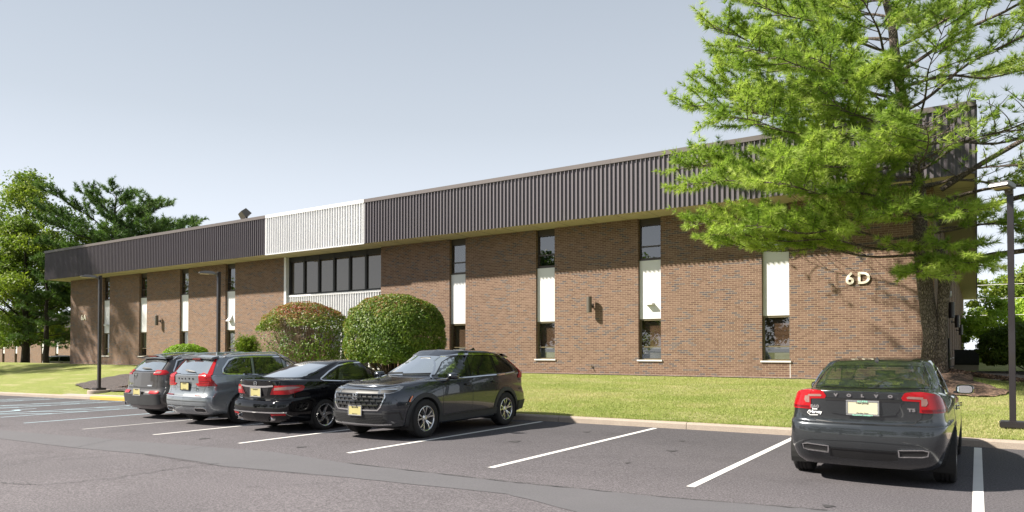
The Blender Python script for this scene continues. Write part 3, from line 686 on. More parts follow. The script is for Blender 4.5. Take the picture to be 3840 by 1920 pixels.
def catmull(P, ns):
    # P: list of Vectors, ns: samples per segment
    out = []
    for i in range(len(P) - 1):
        p0 = P[max(i - 1, 0)]; p1 = P[i]; p2 = P[i + 1]; p3 = P[min(i + 2, len(P) - 1)]
        n = ns if isinstance(ns, int) else ns[i]
        for k in range(n):
            t = k / n
            out.append(0.5 * ((2 * p1) + (p2 - p0) * t + (2 * p0 - 5 * p1 + 4 * p2 - p3) * t * t + (3 * p1 - p0 - 3 * p2 + p3) * t ** 3))
    out.append(P[-1]); return out
NS = [10, 8, 8, 14, 40, 40, 14, 8, 8, 10]
def interp(tab, x):
    if isinstance(tab, (int, float)): return tab
    if x <= tab[0][0]: return tab[0][1]
    for (a, va), (b, vb) in zip(tab, tab[1:]):
        if x <= b:
            t = (x - a) / (b - a); t = t * t * (3 - 2 * t) * .5 + t * .5
            return va + (vb - va) * t
    return tab[-1][1]
def outline(xr, xf, wr, w, wf, br=(.02, .07, .30), bf=(.05, .16, .55), cr=.90, cf=.86, xm=None):
    """half plan outline, rear centre -> front centre. br/bf = setback of (.5w, .86w, full w) points"""
    L_ = xf - xr
    m = xm if xm else xr + L_ * .52
    return [(xr, 0), (xr + br[0], wr * .52), (xr + br[1], wr * cr), (xr + br[2], wr * 1.0), (xr + L_ * .25, lerp(wr, w, .8)), (m, w), (xf - L_ * .25, lerp(wf, w, .8)),
            (xf - bf[2], wf), (xf - bf[1], wf * cf), (xf - bf[0], wf * .5), (xf, 0)]
class Car:
    """lofted shell: stack of plan outlines; x forward, y left, z up, origin on the ground under the rear axle"""
    def __init__(s, name, loc, heading, label, paintmat, levels, wb, track, rw, arch, tyre_w=.225, rows=None):
        s.root = empty(name, loc, heading); tag(s.root, label, 'car'); s.pm = paintmat; s.wb = wb; s.rw = rw
        rowsV = []
        for lv in levels:
            o = lv['o']; z = lv['z']
            pts = [Vector((x, y, interp(z, x))) for x, y in o]
            sm_ = catmull(pts, NS)
            if not isinstance(z, (int, float)):
                for p in sm_: p.z = interp(z, p.x)
            for p in sm_: p.y = max(p.y, 0)
            rowsV.append(sm_)
        ncol = len(rowsV[0]); cols = []
        for j in range(ncol):
            col = []; seg = []
            for i in range(len(rowsV)):
                seg.append(rowsV[i][j])
                if levels[i].get('sharp') and i > 0 and i < len(rowsV) - 1:
                    col += catmull(seg, 5)[:-1]; seg = [rowsV[i][j]]
            col += catmull(seg, 5); cols.append(col)
        nrow = len(cols[0]); s.nrow = nrow
        bm = bmesh.new(); vg = [[bm.verts.new(cols[j][i]) for j in range(ncol)] for i in range(nrow)]
        vm = [[(vg[i][j] if cols[j][i].y < 1e-4 else bm.verts.new((cols[j][i].x, -cols[j][i].y, cols[j][i].z))) for j in range(ncol)] for i in range(nrow)]
        def face(a):
            a2 = []
            for v in a:
                if v not in a2: a2.append(v)
            if len(a2) >= 3:
                try: bm.faces.new(a2)
                except ValueError: pass
        for i in range(nrow - 1):
            for j in range(ncol - 1):
                face([vg[i][j], vg[i][j + 1], vg[i + 1][j + 1], vg[i + 1][j]])
                face([vm[i][j + 1], vm[i][j], vm[i + 1][j], vm[i + 1][j + 1]])
        bmesh.ops.recalc_face_normals(bm, faces=bm.faces)
        s.bvh = BVHTree.FromBMesh(bm); s.bm = bm
        # wheel arches
        s.arch = arch
        for xa in (0, wb):
            for v in bm.verts:
                if abs(v.co.y) < .45: continue
                dx, dz = v.co.x - xa, v.co.z - arch[1]; d = math.hypot(dx, dz)
                if abs(d - arch[0]) < .022 and v.co.z > .15: k = arch[0] / d; v.co.x = xa + dx * k; v.co.z = arch[1] + dz * k
            kill = [f for f in bm.faces if all(abs(v.co.y) > .45 for v in f.verts) and all(math.hypot(v.co.x - xa, v.co.z - arch[1]) < arch[0] + 1e-4 for v in f.verts)]
            bmesh.ops.delete(bm, geom=kill, context='FACES')
    def ray(s, o, d):
        h = s.bvh.ray_cast(Vector(o), Vector(d)); return h
    def proj(s, mode):
        if mode == 'L': return lambda u, v: (Vector((u, 3, v)), Vector((0, -1, 0)))
        if mode == 'R': return lambda u, v: (Vector((u, -3, v)), Vector((0, 1, 0)))
        if mode == 'B': return lambda u, v: (Vector((-4, u, v)), Vector((1, 0, 0)))
        if mode == 'F': return lambda u, v: (Vector((8, u, v)), Vector((-1, 0, 0)))
        if mode == 'T': return lambda u, v: (Vector((u, v, 4)), Vector((0, 0, -1)))
        k, cx, cy = mode                                    # corner: u is angle in degrees from straight back (B*) / ahead (F*), sign by cy
        sy = 1 if cy > 0 else -1
        def f(u, v):
            a = R(u); dx = -math.cos(a) if k == 'CB' else math.cos(a); dv = Vector((dx, sy * math.sin(a), 0))
            return Vector((cx, cy, v)) + dv * 4, -dv
        return f
    def hole(s, poly, mode, grow=-0.012):
        """remove shell faces whose centre projects inside poly"""
        axes = {'L': (0, 2, 1), 'R': (0, 2, -1), 'B': (1, 2, 0), 'F': (1, 2, 0), 'T': (0, 1, 2)}[mode]
        def inside(u, v):
            c = False; n = len(poly)
            for i in range(n):
                x1, y1 = poly[i]; x2, y2 = poly[(i + 1) % n]
                if (y1 > v) != (y2 > v) and u < (x2 - x1) * (v - y1) / (y2 - y1) + x1: c = not c
            return c
        def near(u, v):
            m_ = 9
            for i in range(len(poly)):
                a = Vector(poly[i]); b = Vector(poly[(i + 1) % len(poly)]); p = Vector((u, v)); ab = b - a
                t = max(0, min(1, (p - a).dot(ab) / max(ab.length_squared, 1e-9))); m_ = min(m_, (p - a - ab * t).length)
            return m_
        kill = []
        xm = s.wb / 2
        for f in s.bm.faces:
            c = f.calc_center_median(); u, v = c[axes[0]], c[axes[1]]
            if mode in 'LR' and c.y * axes[2] < .2: continue
            if mode == 'B' and c.x > xm: continue
            if mode == 'F' and c.x < xm: continue
            if c.z < .6: continue
            if inside(u, v) and near(u, v) > -grow: kill.append(f)
        bmesh.ops.delete(s.bm, geom=kill, context='FACES')
    def patch(s, name, poly, mode, mat, off=.004, thick=.0, step=.05, parent=None, sm_=True, bulge=0.0):
        pj = s.proj(mode)
        bm = bmesh.new(); vs = [bm.verts.new((u, v, 0)) for u, v in poly]; bm.faces.new(vs)
        us = [p[0] for p in poly]; vv = [p[1] for p in poly]
        su = step if mode[0] not in ('CB', 'CF') else 4.0
        for lo, hi, st, nrm in ((min(us), max(us), su, (1, 0, 0)), (min(vv), max(vv), step, (0, 1, 0))):
            c = lo + st
            while c < hi - 1e-6:
                bmesh.ops.bisect_plane(bm, geom=bm.verts[:] + bm.edges[:] + bm.faces[:], plane_co=(c * nrm[0], c * nrm[1], 0), plane_no=nrm); c += st
        bad = []; top = {}
        for v in bm.verts:
            o, d = pj(v.co.x, v.co.y); h = s.ray(o, d)
            if h[0] is None: bad.append(v); continue
            n = h[1] if h[1].dot(d) < 0 else -h[1]
            o2 = off
            if bulge and not v.is_boundary: o2 = off + bulge
            v.co = h[0] + n * o2; top[v] = (h[0].copy(), n)
        if bad:
            bmesh.ops.delete(bm, geom=bad, context='VERTS')
        if thick:
            bl = [v for v in bm.verts]; mp = {}
            be = [e for e in bm.edges if e.is_boundary]
            for v in bl:
                if v.is_boundary: mp[v] = None
            for v in list(mp): 
                mp[v] = bm.verts.new(v.co - top[v][1] * thick if v in top else v.co)
            for e in be:
                a, b_ = e.verts
                try: bm.faces.new((a, b_, mp[b_], mp[a]))
                except Exception: pass
        bmesh.ops.recalc_face_normals(bm, faces=bm.faces)
        me = bpy.data.meshes.new(name); 
        for f in bm.faces: f.smooth = sm_
        for e in bm.edges:
            if len(e.link_faces) == 2 and e.calc_face_angle(0) > .7: e.smooth = False
        bm.to_mesh(me); bm.free(); me.materials.append(mat)
        # make normals point outwards
        return link(bpy.data.objects.new(name, me), parent or s.root)
    def strip(s, name, path, wd, mode, mat, off=.005, thick=0, parent=None, closed=False, step=.03):
        """ribbon of width wd following a 2-d path laid on the body"""
        pl = []
        P_ = [Vector(p) for p in path] + ([Vector(path[0])] if closed else [])
        for a, b_ in zip(P_, P_[1:]):
            n = max(1, int((b_ - a).length / step))
            if mode[0] in ('CB', 'CF'): n = max(1, int((b_ - a).length / 5))
            for k in range(n): pl.append(a.lerp(b_, k / n))
        if not closed: pl.append(P_[-1])
        pj = s.proj(mode); rows = []; N_ = len(pl)
        ws_ = wd if hasattr(wd, '__len__') else [wd, wd]
        pts3 = []
        for p in pl:
            o, d = pj(p.x, p.y); h = s.ray(o, d)
            pts3.append((None, None) if h[0] is None else (h[0], h[1] if h[1].dot(d) < 0 else -h[1]))
        mb = MB(); prev = None
        rng = range(N_ + 1) if closed else range(N_)
        ok = [(p, n) for p, n in pts3 if p is not None]
        if closed: ok.append(ok[0])
        for i, (p, n) in enumerate(ok):
            a = ok[i - 1][0] if i > 0 else (ok[-2][0] if closed else p); b_ = ok[i + 1][0] if i < len(ok) - 1 else (ok[1][0] if closed else p)
            d = (b_ - a)
            if d.length < 1e-6: continue
            d.normalize(); c = n.cross(d); c.normalize(); wv = lerp(ws_[0], ws_[1], i / max(1, len(ok) - 1)) / 2
            q = [p + c * wv + n * (off - thick), p + c * wv + n * off, p - c * wv + n * off, p - c * wv + n * (off - thick)]
            if prev: 
                for k in ((0, 1), (1, 2), (2, 3)) if thick else ((1, 2),):
                    mb.quad(prev[k[0]], prev[k[1]], q[k[1]], q[k[0]])
            prev = q
        return mb.build(name, mat, parent or s.root, smooth=True, sharp=.6)
    def text(s, name, txt, size, u, v, mode, mat, space=1.0, bold=.0, depth=.003, parent=None, sx=1.0):
        me = text_mesh(txt, size, depth, bold, space); pj = s.proj(mode); flip = -1 if mode in ('B', 'L') else 1
        o0, d0 = pj(u, v); h0 = s.ray(o0, d0)
        for vt in me.vertices:
            uu = u + vt.co.x * sx * flip; vv = v + vt.co.y; o, d = pj(uu, vv); h = s.ray(o, d)
            if h[0] is None: h = h0
            n = h[1] if h[1].dot(d) < 0 else -h[1]
            vt.co = h[0] + n * (.007 + vt.co.z)
        me.materials.clear(); me.materials.append(mat)
        return link(bpy.data.objects.new(name, me), parent or s.root)
    def glass(s, poly, mode, mat, name='window', frit=.03, chrome=0.0, gname=None):
        s.hole(poly, mode, -.016)
        g = s.patch(name, poly, mode, mat, .003, 0, .06)
        s.strip('window_seal', poly, frit, mode, M['gloss_black'], .0045, 0, g, True)
        if chrome: s.strip('chrome_surround', poly, chrome, mode, M['chrome'], .010, .01, g, True)
        return g
    def seam(s, path, mode, wd=.009, closed=False, name='panel_gap'):
        return s.strip(name, path, wd, mode, M['black'], .0015, 0, None, closed)
    def finish(s, cladding=None, lip=.035, lipmat=None):
        bm = s.bm
        for f in bm.faces: f.smooth = True
        for e in bm.edges:
            if len(e.link_faces) == 2 and e.calc_face_angle(0) > .55: e.smooth = False
        me = bpy.data.meshes.new('body'); bm.to_mesh(me); bm.free(); me.materials.append(s.pm)
        link(bpy.data.objects.new('body', me), s.root)
        ra, za = s.arch
        # wheel wells
        mb = MB()
        for xa in (0, s.wb):
            for sg in (1, -1):
                a = [(xa + ra * 1.0 * math.cos(t), za + ra * 1.0 * math.sin(t)) for t in np.linspace(-.5, math.pi + .5, 22)]
                for (p, q) in zip(a, a[1:]): mb.quad((p[0], sg * .46, p[1]), (q[0], sg * .46, q[1]), (q[0], sg * s.hw * .985, q[1]), (p[0], sg * s.hw * .985, p[1]))
                mb.add([(xa, sg * .46, za)] + [(p[0], sg * .46, p[1]) for p in a], [(0, i + 1, i + 2) for i in range(len(a) - 1)])
        mb.box(-.6, s.wb + .55, -.62, .62, .20, .30)
        mb.build('underbody', M['under'], s.root)
        if cladding is not None:
            for xa in (0, s.wb):
                for sd in 'LR':
                    t0, t1 = (-.15, math.pi + .25) if xa == 0 else (-.25, math.pi + .15)
                    pth = [(xa + (ra + lip / 2 - .004) * math.cos(t), za + (ra + lip / 2 - .004) * math.sin(t)) for t in np.linspace(t0, t1, 26)]
                    s.strip('arch_trim', pth, lip, sd, cladding, .012, .03)
def wheel(car, x, side, r, w_, rim_r, spokes, style='ten', rimmat=None, backmat=None, steer=0, inset=.0, track=.8, detail=True):
    t = empty('wheel', (x, side * (track - inset), r), 0, car.root)
    t.rotation_euler = (0, 0, (R(90) if side > 0 else R(-90)) + steer)      # local +x = outward... local frame: x along car axis
    t.rotation_euler = (0, 0, (0 if side > 0 else R(180)) + steer)
    # local y = outward
    MX = Matrix.Rotation(R(-90), 4, 'X')                                       # lathe z -> +y
    h = w_ / 2
    prof = [(rim_r, -h * .92), (rim_r + .02, -h), (r - .045, -h * 1.03), (r - .012, -h * .88), (r - .001, -h * .68)]
    for g_ in (-.38, 0, .38): prof += [(r, h * (g_ - .09)), (r - .009, h * (g_ - .07)), (r - .009, h * (g_ + .07)), (r, h * (g_ + .09))]
    prof += [(r - .001, h * .68), (r - .012, h * .88), (r - .045, h * 1.03), (rim_r + .02, h), (rim_r + .006, h * .93), (rim_r, h * .92)]
    b = MB(); b.lathe(prof, 48, MX); b.build('tyre', M['tyre'], t, smooth=True, sharp=.9)
    rm = MB(); rimmat = rimmat or M['alloy']; backmat = backmat or M['black']
    rm.lathe([(rim_r + .004, h * .93), (rim_r - .008, h * .95), (rim_r - .022, h * .86), (rim_r - .03, h * .5), (rim_r - .035, -h * .8)], 40, MX, 0)
    rm.lathe([(rim_r - .03, h * .05), (.0, h * .02)], 32, MX, 1)
    rm.lathe([(.0, h * .72), (.028, h * .72), (.034, h * .66), (.07, h * .60), (.075, h * .3)], 20, MX, 0)
    def spoke(a, w0, w1, skew=0, z0=.62, z1=.84, mi=0, r0=.05):
        r1 = rim_r - .015
        ca, sa = math.cos(a), math.sin(a); cb, sb = math.cos(a + skew), math.sin(a + skew)
        n0 = Vector((-sa, 0, ca)); n1 = Vector((-sb, 0, cb)); p0 = Vector((r0 * ca, h * z0, r0 * sa)); pm_ = Vector(((r0 + r1) / 2 * math.cos(a + skew * .4), h * (z0 + z1) / 2 + .012, (r0 + r1) / 2 * math.sin(a + skew * .4))); p1 = Vector((r1 * cb, h * z1, r1 * sb))
        dn = Vector((0, .035, 0)); wm = (w0 + w1) / 2
        vs = []
        for p, nn, ww in ((p0, n0, w0), (pm_, (n0 + n1) / 2, wm * .9), (p1, n1, w1)):
            vs += [p - nn * ww / 2 - dn, p - nn * ww / 2, p + nn * ww / 2, p + nn * ww / 2 - dn]
        fs = []
        for i in (0, 4): fs += [(i, i + 1, i + 5, i + 4), (i + 1, i + 2, i + 6, i + 5), (i + 2, i + 3, i + 7, i + 6)]
        rm.add(vs, fs, mi)
    for k in range(spokes):
        a = 2 * math.pi * k / spokes + .2
        if style == 'pairs':
            spoke(a - .10, .022, .028, -.16); spoke(a + .10, .022, .028, .16)
        elif style == 'swirl': spoke(a, .075, .035, .45); spoke(a + .22, .02, .075, .35, .5, .7, 1)
        elif style == 'wide': spoke(a, .05, .085, .0); 
        else: spoke(a, .034, .042, 0)
    rm.lathe([(.03, h * .1), (.14, h * .1), (.14, -.01), (.03, -.01)], 28, MX, 2)
    rm.build('rim', [rimmat, backmat, M['alloy_dark']], t, smooth=True, sharp=.5)
    return t
def wheels(car, r, w_, rim_r, spokes, style, hw, **k):
    for x in (0, car.wb):
        for sd in (1, -1): wheel(car, x, sd, r, w_, rim_r, spokes, style, track=hw - w_ / 2 - .012, **k)
def seats(car, xs, mat, zb=.62, head=True, hr=1.12, ww=.27):
    for x in xs:
        for y in (.38, -.38):
            t = MB()
            t.box(x - .1, x + .42, y - ww, y + ww, .3, zb)
            Mx = Matrix.Translation((x, y, zb - .15)) @ Matrix.Rotation(R(-14), 4, 'Y')
            t.box(-.12, .04, -ww, ww, 0, hr - zb + .02, 0, Mx); t.box(-.10, .01, -.13, .13, hr - zb + .03, hr - zb + .24, 0, Mx)
            t.build('seat', mat, car.root, smooth=True, bevel=.045)
def dash(car, x, z=.95, hw=.66):
    t = MB(); t.box(x - .45, x + .25, -hw, hw, .4, z); t.box(x - 1.2, x - .45, -.12, .12, .3, .62)
    t.build('dashboard', M['seat_dark'], car.root, bevel=.05)
    t = MB(); c = Vector((x - .55, .38, z - .02)); ring = []
    for k in range(25):
        a = 2 * math.pi * k / 24; ring.append(c + Vector((math.sin(a) * .05, math.cos(a) * .185, math.sin(a) * .175)))
    t.tube(ring, .014, 6); t.build('steering_wheel', M['black'], car.root, smooth=True)
def mirror(car, x, z, y, mat, fold=0, glassy=True):
    for sd in (1, -1):
        m_ = empty('door_mirror', (x, sd * y, z), 0, car.root)
        b = MB(); pr = []
        for i, (u, a, bb_) in enumerate(((-.055, .105, .062), (-.03, .115, .070), (.04, .105, .066), (.09, .07, .045), (.11, .02, .015))):
            ring = []
            for k in range(16):
                t = 2 * math.pi * k / 16; ex = .6
                ring.append((u, sd * (.12 + a * math.copysign(abs(math.cos(t)) ** ex, math.cos(t))), bb_ * math.copysign(abs(math.sin(t)) ** ex, math.sin(t))))
            pr.append(ring)
        n0 = 0; vs = [p for r_ in pr for p in r_]; fs = [(i * 16 + k, i * 16 + (k + 1) % 16, (i + 1) * 16 + (k + 1) % 16, (i + 1) * 16 + k) for i in range(4) for k in range(16)] + [tuple(range(64, 80))]
        b.add(vs, fs); b.build('housing', mat, m_, smooth=True, sharp=.9)
        g = MB(); g.add([(-.056, sd * (.12 + .094 * math.copysign(abs(math.cos(2 * math.pi * k / 16)) ** .6, math.cos(2 * math.pi * k / 16))), .053 * math.copysign(abs(math.sin(2 * math.pi * k / 16)) ** .6, math.sin(2 * math.pi * k / 16))) for k in range(16)], [tuple(range(16))])
        g.build('mirror_glass', M['mirror'], m_)
        b = MB(); b.box(-.03, .03, -.02 if sd > 0 else -.08, .08 if sd > 0 else .02, -.065, -.03); b.build('arm', M['black'], m_)
def handle(car, x, z, mat):
    for sd in 'LR':
        car.strip('door_handle', [(x - .10, z), (x + .10, z + .004)], .030, sd, mat, .038, .03)
        car.strip('door_handle', [(x - .11, z - .0), (x + .11, z)], .06, sd, M['black'], .001, 0)
def plate(car, z, mode, mat, frame, x_off=0, y=0.0, extra=None, bot=None, w_=.310, h_=.160):
    pj = car.proj(mode); o, d = pj(y, z); h = car.ray(o, d); hx = max if mode == 'F' else min
    xs = [car.ray(*pj(y + a, z + b_))[0].x for a in (-.15, .15) for b_ in (-.07, .07) if car.ray(*pj(y + a, z + b_))[0] is not None]
    x = hx(xs) + (.012 if mode == 'F' else -.012) + x_off; s_ = 1 if mode == 'F' else -1
    t = empty('licence_plate', (x, y, z), 0, car.root)
    b = MB(); b.box(-.004, .004, -w_ / 2, w_ / 2, -h_ / 2, h_ / 2); b.build('plate_panel', mat, t)
    b = MB(); fw = .016
    for (y0, y1, z0, z1) in ((-w_ / 2 - fw, w_ / 2 + fw, h_ / 2 - .004, h_ / 2 + fw), (-w_ / 2 - fw, w_ / 2 + fw, -h_ / 2 - fw, -h_ / 2 + .004), (-w_ / 2 - fw, -w_ / 2 + .002, -h_ / 2, h_ / 2), (w_ / 2 - .002, w_ / 2 + fw, -h_ / 2, h_ / 2)):
        b.box(-.008, .008, y0, y1, z0, z1)
    b.build('plate_frame', frame, t)
    rot = (R(90), 0, R(90) if mode == 'F' else R(-90))
    text_obj('NEW JERSEY' if extra is None else 'New Jersey', .028, (s_ * .006, 0, .046), rot, M['text_dark'], .001, 0, 'lettering', t)
    text_obj('Garden State', .024, (s_ * .006, 0, -.070), rot, M['text_dark'], .001, 0, 'lettering', t)
    if extra: text_obj(extra, .030, (s_ * .010, 0, .066), rot, M['text_green'], .001, .0005, 'lettering', t)
    if bot: text_obj(bot, .020, (s_ * .010, 0, -.093), rot, M['text_green'], .001, .0005, 'lettering', t)
    return t
def mirror_poly(p): return [(-u, v) for u, v in p][::-1]
def sym(f, poly, *a, **k): return [f(poly=poly, *a, **k), f(poly=mirror_poly(poly), *a, **k)]
def zero(o): return [(x, 0.0) for x, y in o]
def lv(o, z, sharp=False): return dict(o=o, z=z, sharp=sharp)
CARG = 'cars parked nose to tail along the kerb'

# ---------- slate saloon seen from behind
def saloon_slate(loc, heading, label):
    O = outline; h = .93
    ro = (.03, .12, .42)
    c = Car('parked_car', loc, heading, label, M['paint_s'], [
        lv(zero(O(-.5, 3.3, .7, .7, .7)), .21),
        lv(O(-.76, 3.55, .74, .80, .72, ro), .215, True),
        lv(O(-.855, 3.64, .80, .885, .80, ro), [(-.9, .31), (-.3, .25), (.5, .19), (2.4, .19), (3.7, .22)]),
        lv(O(-.925, 3.70, .845, .915, .84, ro), [(-.9, .45), (.4, .42), (3.7, .42)]),
        lv(O(-.935, 3.705, .86, .932, .86, ro), [(-.9, .60), (3.7, .58)]),
        lv(O(-.915, 3.69, .865, .932, .86, ro), [(-.9, .715), (0, .74), (3.7, .66)]),
        lv(O(-.865, 3.66, .855, .925, .83, ro), [(-.9, .755), (0, .80), (2, .80), (3.7, .70)]),
        lv(O(-.875, 3.60, .835, .912, .79, (.03, .14, .46)), [(-.9, .95), (0, .93), (2.3, .89), (3.0, .84), (3.7, .74)]),
        lv(O(-.89, 3.55, .80, .885, .75, (.03, .16, .52)), [(-.9, 1.105), (-.3, 1.07), (.5, 1.0), (1.6, .965), (2.6, .925), (3.1, .87), (3.6, .76)], True),
        lv(O(-.84, 3.48, .74, .855, .70, (.03, .14, .46)), [(-.9, 1.130), (-.3, 1.10), (.5, 1.025), (1.6, .985), (2.6, .95), (3.1, .90), (3.5, .79)]),
        lv(O(-.38, 2.42, .68, .805, .70, (.03, .12, .36), (.05, .22, .60)), [(-.5, 1.135), (-.1, 1.115), (.4, 1.045), (1.5, 1.0), (2.5, 1.015)], True),
        lv(O(-.06, 2.05, .655, .745, .66, (.03, .12, .34), (.06, .22, .55)), [(-.1, 1.255), (1, 1.20), (2.1, 1.19)]),
        lv(O(.42, 1.52, .575, .645, .59, (.03, .10, .25), (.05, .18, .40)), [(.3, 1.40), (1.0, 1.425), (1.7, 1.395)], True),
        lv(O(.56, 1.40, .48, .53, .48, (.03, .09, .2), (.04, .12, .3)), [(.5, 1.448), (1.1, 1.488), (1.5, 1.45)]),
        lv(zero(O(.66, 1.35, .3, .3, .3)), [(.5, 1.468), (1.1, 1.508), (1.5, 1.47)]),
    ], 2.776, 1.6, .235, (.365, .33))
    c.hw = .93
    # glass
    c.glass([(-.665, 1.150), (-.40, 1.142), (0, 1.140), (.40, 1.142), (.665, 1.150), (.635, 1.25), (.575, 1.375), (.50, 1.395), (0, 1.402), (-.50, 1.395), (-.575, 1.375), (-.635, 1.25)], 'B', M['car_glass'], 'rear_window', .03)
    c.glass([(-.66, 1.04), (.66, 1.04), (.55, 1.36), (0, 1.375), (-.55, 1.36)], 'F', M['car_glass'], 'windscreen', .03)
    for sd in 'LR':
        c.glass([(1.33, 1.025), (2.20, 1.03), (1.95, 1.18), (1.55, 1.365), (1.30, 1.375)], sd, M['car_glass'], 'side_window', .022, .016)
        c.glass([(.40, 1.055), (1.23, 1.03), (1.20, 1.375), (.85, 1.37), (.55, 1.32), (.30, 1.17)], sd, M['car_glass'], 'side_window', .022, .016)
        c.seam([(1.28, 1.0), (1.30, .6), (1.27, .30)], sd); c.seam([(.25, 1.05), (.36, .85), (.42, .72)], sd); c.seam([(2.30, .95), (2.26, .6), (2.22, .3)], sd)
        c.seam([(.42, .30), (2.2, .30)], sd)
    handle(c, 1.45, .86, c.pm); handle(c, .50, .88, c.pm)
    # tail lamps: one corner piece and one piece on the boot lid each side
    for sg, k in ((1, 'left'), (-1, 'right')):
        cy = .30 * sg; cx = -.35
        t = c.patch('tail_lamp', [(31, .888), (50, .885), (76, .89), (78, .92), (72, 1.0), (62, 1.055), (50, 1.095), (40, 1.112), (31, 1.118)], ('CB', cx, cy), M['red'], .010, .012, .03)
        c.patch('lamp_lens', [(32.5, .965), (37, .965), (39, 1.0), (38, 1.045), (32.5, 1.052)], ('CB', cx, cy), M['clear'], .013, 0, .02, t)
        c.strip('lamp_lens', [(33, .912), (74, .916)], .026, ('CB', cx, cy), M['red_dark'], .013, 0, t)
        q = [(.40, 1.052), (.415, 1.022), (.50, 1.018), (.60, 1.012), (.625, 1.00), (.632, 1.112), (.56, 1.118), (.46, 1.116), (.43, 1.105)]
        q = q if sg > 0 else mirror_poly(q)
        t = c.patch('tail_lamp', q, 'B', M['red'], .008, .01, .03)
        q = [(.45, 1.062), (.46, 1.046), (.61, 1.040), (.615, 1.066), (.47, 1.074)]
        c.patch('lamp_lens', q if sg > 0 else mirror_poly(q), 'B', M['clear'], .011, 0, .02, t)
        q = [(.37, .46), (.61, .475), (.665, .462), (.655, .41), (.60, .395), (.375, .385)]
        q = q if sg > 0 else mirror_poly(q)
        e = c.patch('exhaust_tip', q, 'B', M['black'], .012, .02, .05); c.strip('exhaust_surround', q, .014, 'B', M['chrome'], .020, .02, e, True)
        c.patch('headlamp', [(22, .60), (70, .66), (74, .72), (24, .70)], ('CF', 3.1, .3 * sg), M['headlamp'], .008, .008, .03)
    # boot lid outline, plate recess
    c.seam([(-.655, 1.11), (-.625, .95), (-.60, .82), (-.52, .755), (-.3, .735), (0, .73), (.3, .735), (.52, .755), (.60, .82), (.625, .95), (.655, 1.11)], 'B', .010)
    c.seam([(.70, 1.13), (.60, 1.125), (-.60, 1.125), (-.70, 1.13)], 'B', .006)
    rc = [(-.415, 1.025), (-.37, .90), (-.33, .855), (-.2, .838), (.2, .838), (.33, .855), (.37, .90), (.415, 1.025)]
    c.patch('plate_recess', rc, 'B', M['paint_s'], .006, .006, .05)
    c.strip('painted_lid_shadow', [(-.41, 1.018), (.41, 1.018)], .03, 'B', M['black'], .012, 0)  # black strip painted as the shade under the lid edge
    c.strip('lid_crease', [(-.345, .862), (-.2, .845), (.2, .845), (.345, .862)], .014, 'B', M['paint_s'], .014, .01)
    plate(c, .925, 'B', M['plate_pale'], M['alloy'], -.004, 0, 'ALUMNI', 'VILLANOVA UNIVERSITY', .32, .145)
    for i, ch in enumerate('VOLVO'): c.text('badge_letter', ch, .044, .29 - .145 * i, 1.055, 'B', M['chrome'], 1, .004, .004, sx=1.25)
    c.text('badge', 'S60', .050, .535, .905, 'B', M['chrome'], 1.1, .003, .003, sx=1.3); c.text('badge', 'T5', .050, -.50, .90, 'B', M['chrome'], 1.1, .003, .003, sx=1.3)
    c.text('dealer_script', 'Harvey', .055, .525, .835, 'B', M['text_white'], .9, .001, .002); c.strip('dealer_script', [(.60, .87), (.625, .84), (.59, .81), (.50, .815)], .008, 'B', M['text_white'], .006)
    c.text('dealer_script', 'Scott', .028, .535, .880, 'B', M['text_white'], 1, .001, .002)
    # bumper
    c.seam([(-.90, .74), (-.62, .735)], 'B', .006); c.seam([(.90, .74), (.62, .735)], 'B', .006)
    c.strip('bumper_crease', [(-.70, .44), (-.66, .50), (-.58, .53), (0, .545), (.58, .53), (.66, .50), (.70, .44)], .012, 'B', M['paint_s'], .010, .01)
    dif = [(-.35, .43), (.35, .43), (.36, .335), (.25, .315), (-.25, .315), (-.36, .335)]
    c.patch('rear_valance', dif, 'B', M['trim'], .006, .006, .06)
    c.strip('bumper_crease', [(-.36, .435), (.36, .435)], .012, 'B', M['gloss_black'], .012, .01)
    b = MB(); b.box(-.62, -.35, -.30, .34, .20, .29); b.build('silencer', M['rust'], c.root, bevel=.03)
    b = MB(); b.box(-.12, .12, -.62, .62, .24, .34); b.tube([(-.45, .38, .25), (.1, .34, .24), (.5, .2, .24)], .03, 8); b.tube([(-.45, -.38, .25), (.1, -.34, .24)], .03, 8); b.build('rear_axle', M['under'], c.root)
    # antenna, third brake lamp
    b = MB(); b.add([(.58, -.03, 1.452), (.58, .03, 1.452), (.76, .022, 1.455), (.76, -.022, 1.455), (.60, -.006, 1.515), (.60, .006, 1.515)], [(0, 1, 5, 4), (1, 2, 5), (2, 3, 4, 5), (3, 0, 4)]); b.build('roof_antenna', M['trim'], c.root, bevel=.004)
    seats(c, [1.05], M['seat_light'], .58, True, 1.14); seats(c, [.15], M['seat_light'], .58, True, 1.05, .30); dash(c, 2.05, .98)
    b = MB(); b.box(-.36, .15, -.6, .6, .98, 1.08); b.build('parcel_shelf', M['seat_dark'], c.root, bevel=.02)
    b = MB(); b.box(1.62, 1.64, -.13, .13, 1.24, 1.31); b.build('rear_view_mirror', M['black'], c.root)
    b = MB(); b.box(.2, 2.2, -.75, .75, .28, .34); b.build('cabin_floor', M['seat_dark'], c.root)
    mirror(c, 2.02, 1.045, .86, c.pm)
    wheels(c, .325, .235, .225, 5, 'pairs', .93)
    c.finish()
    return c

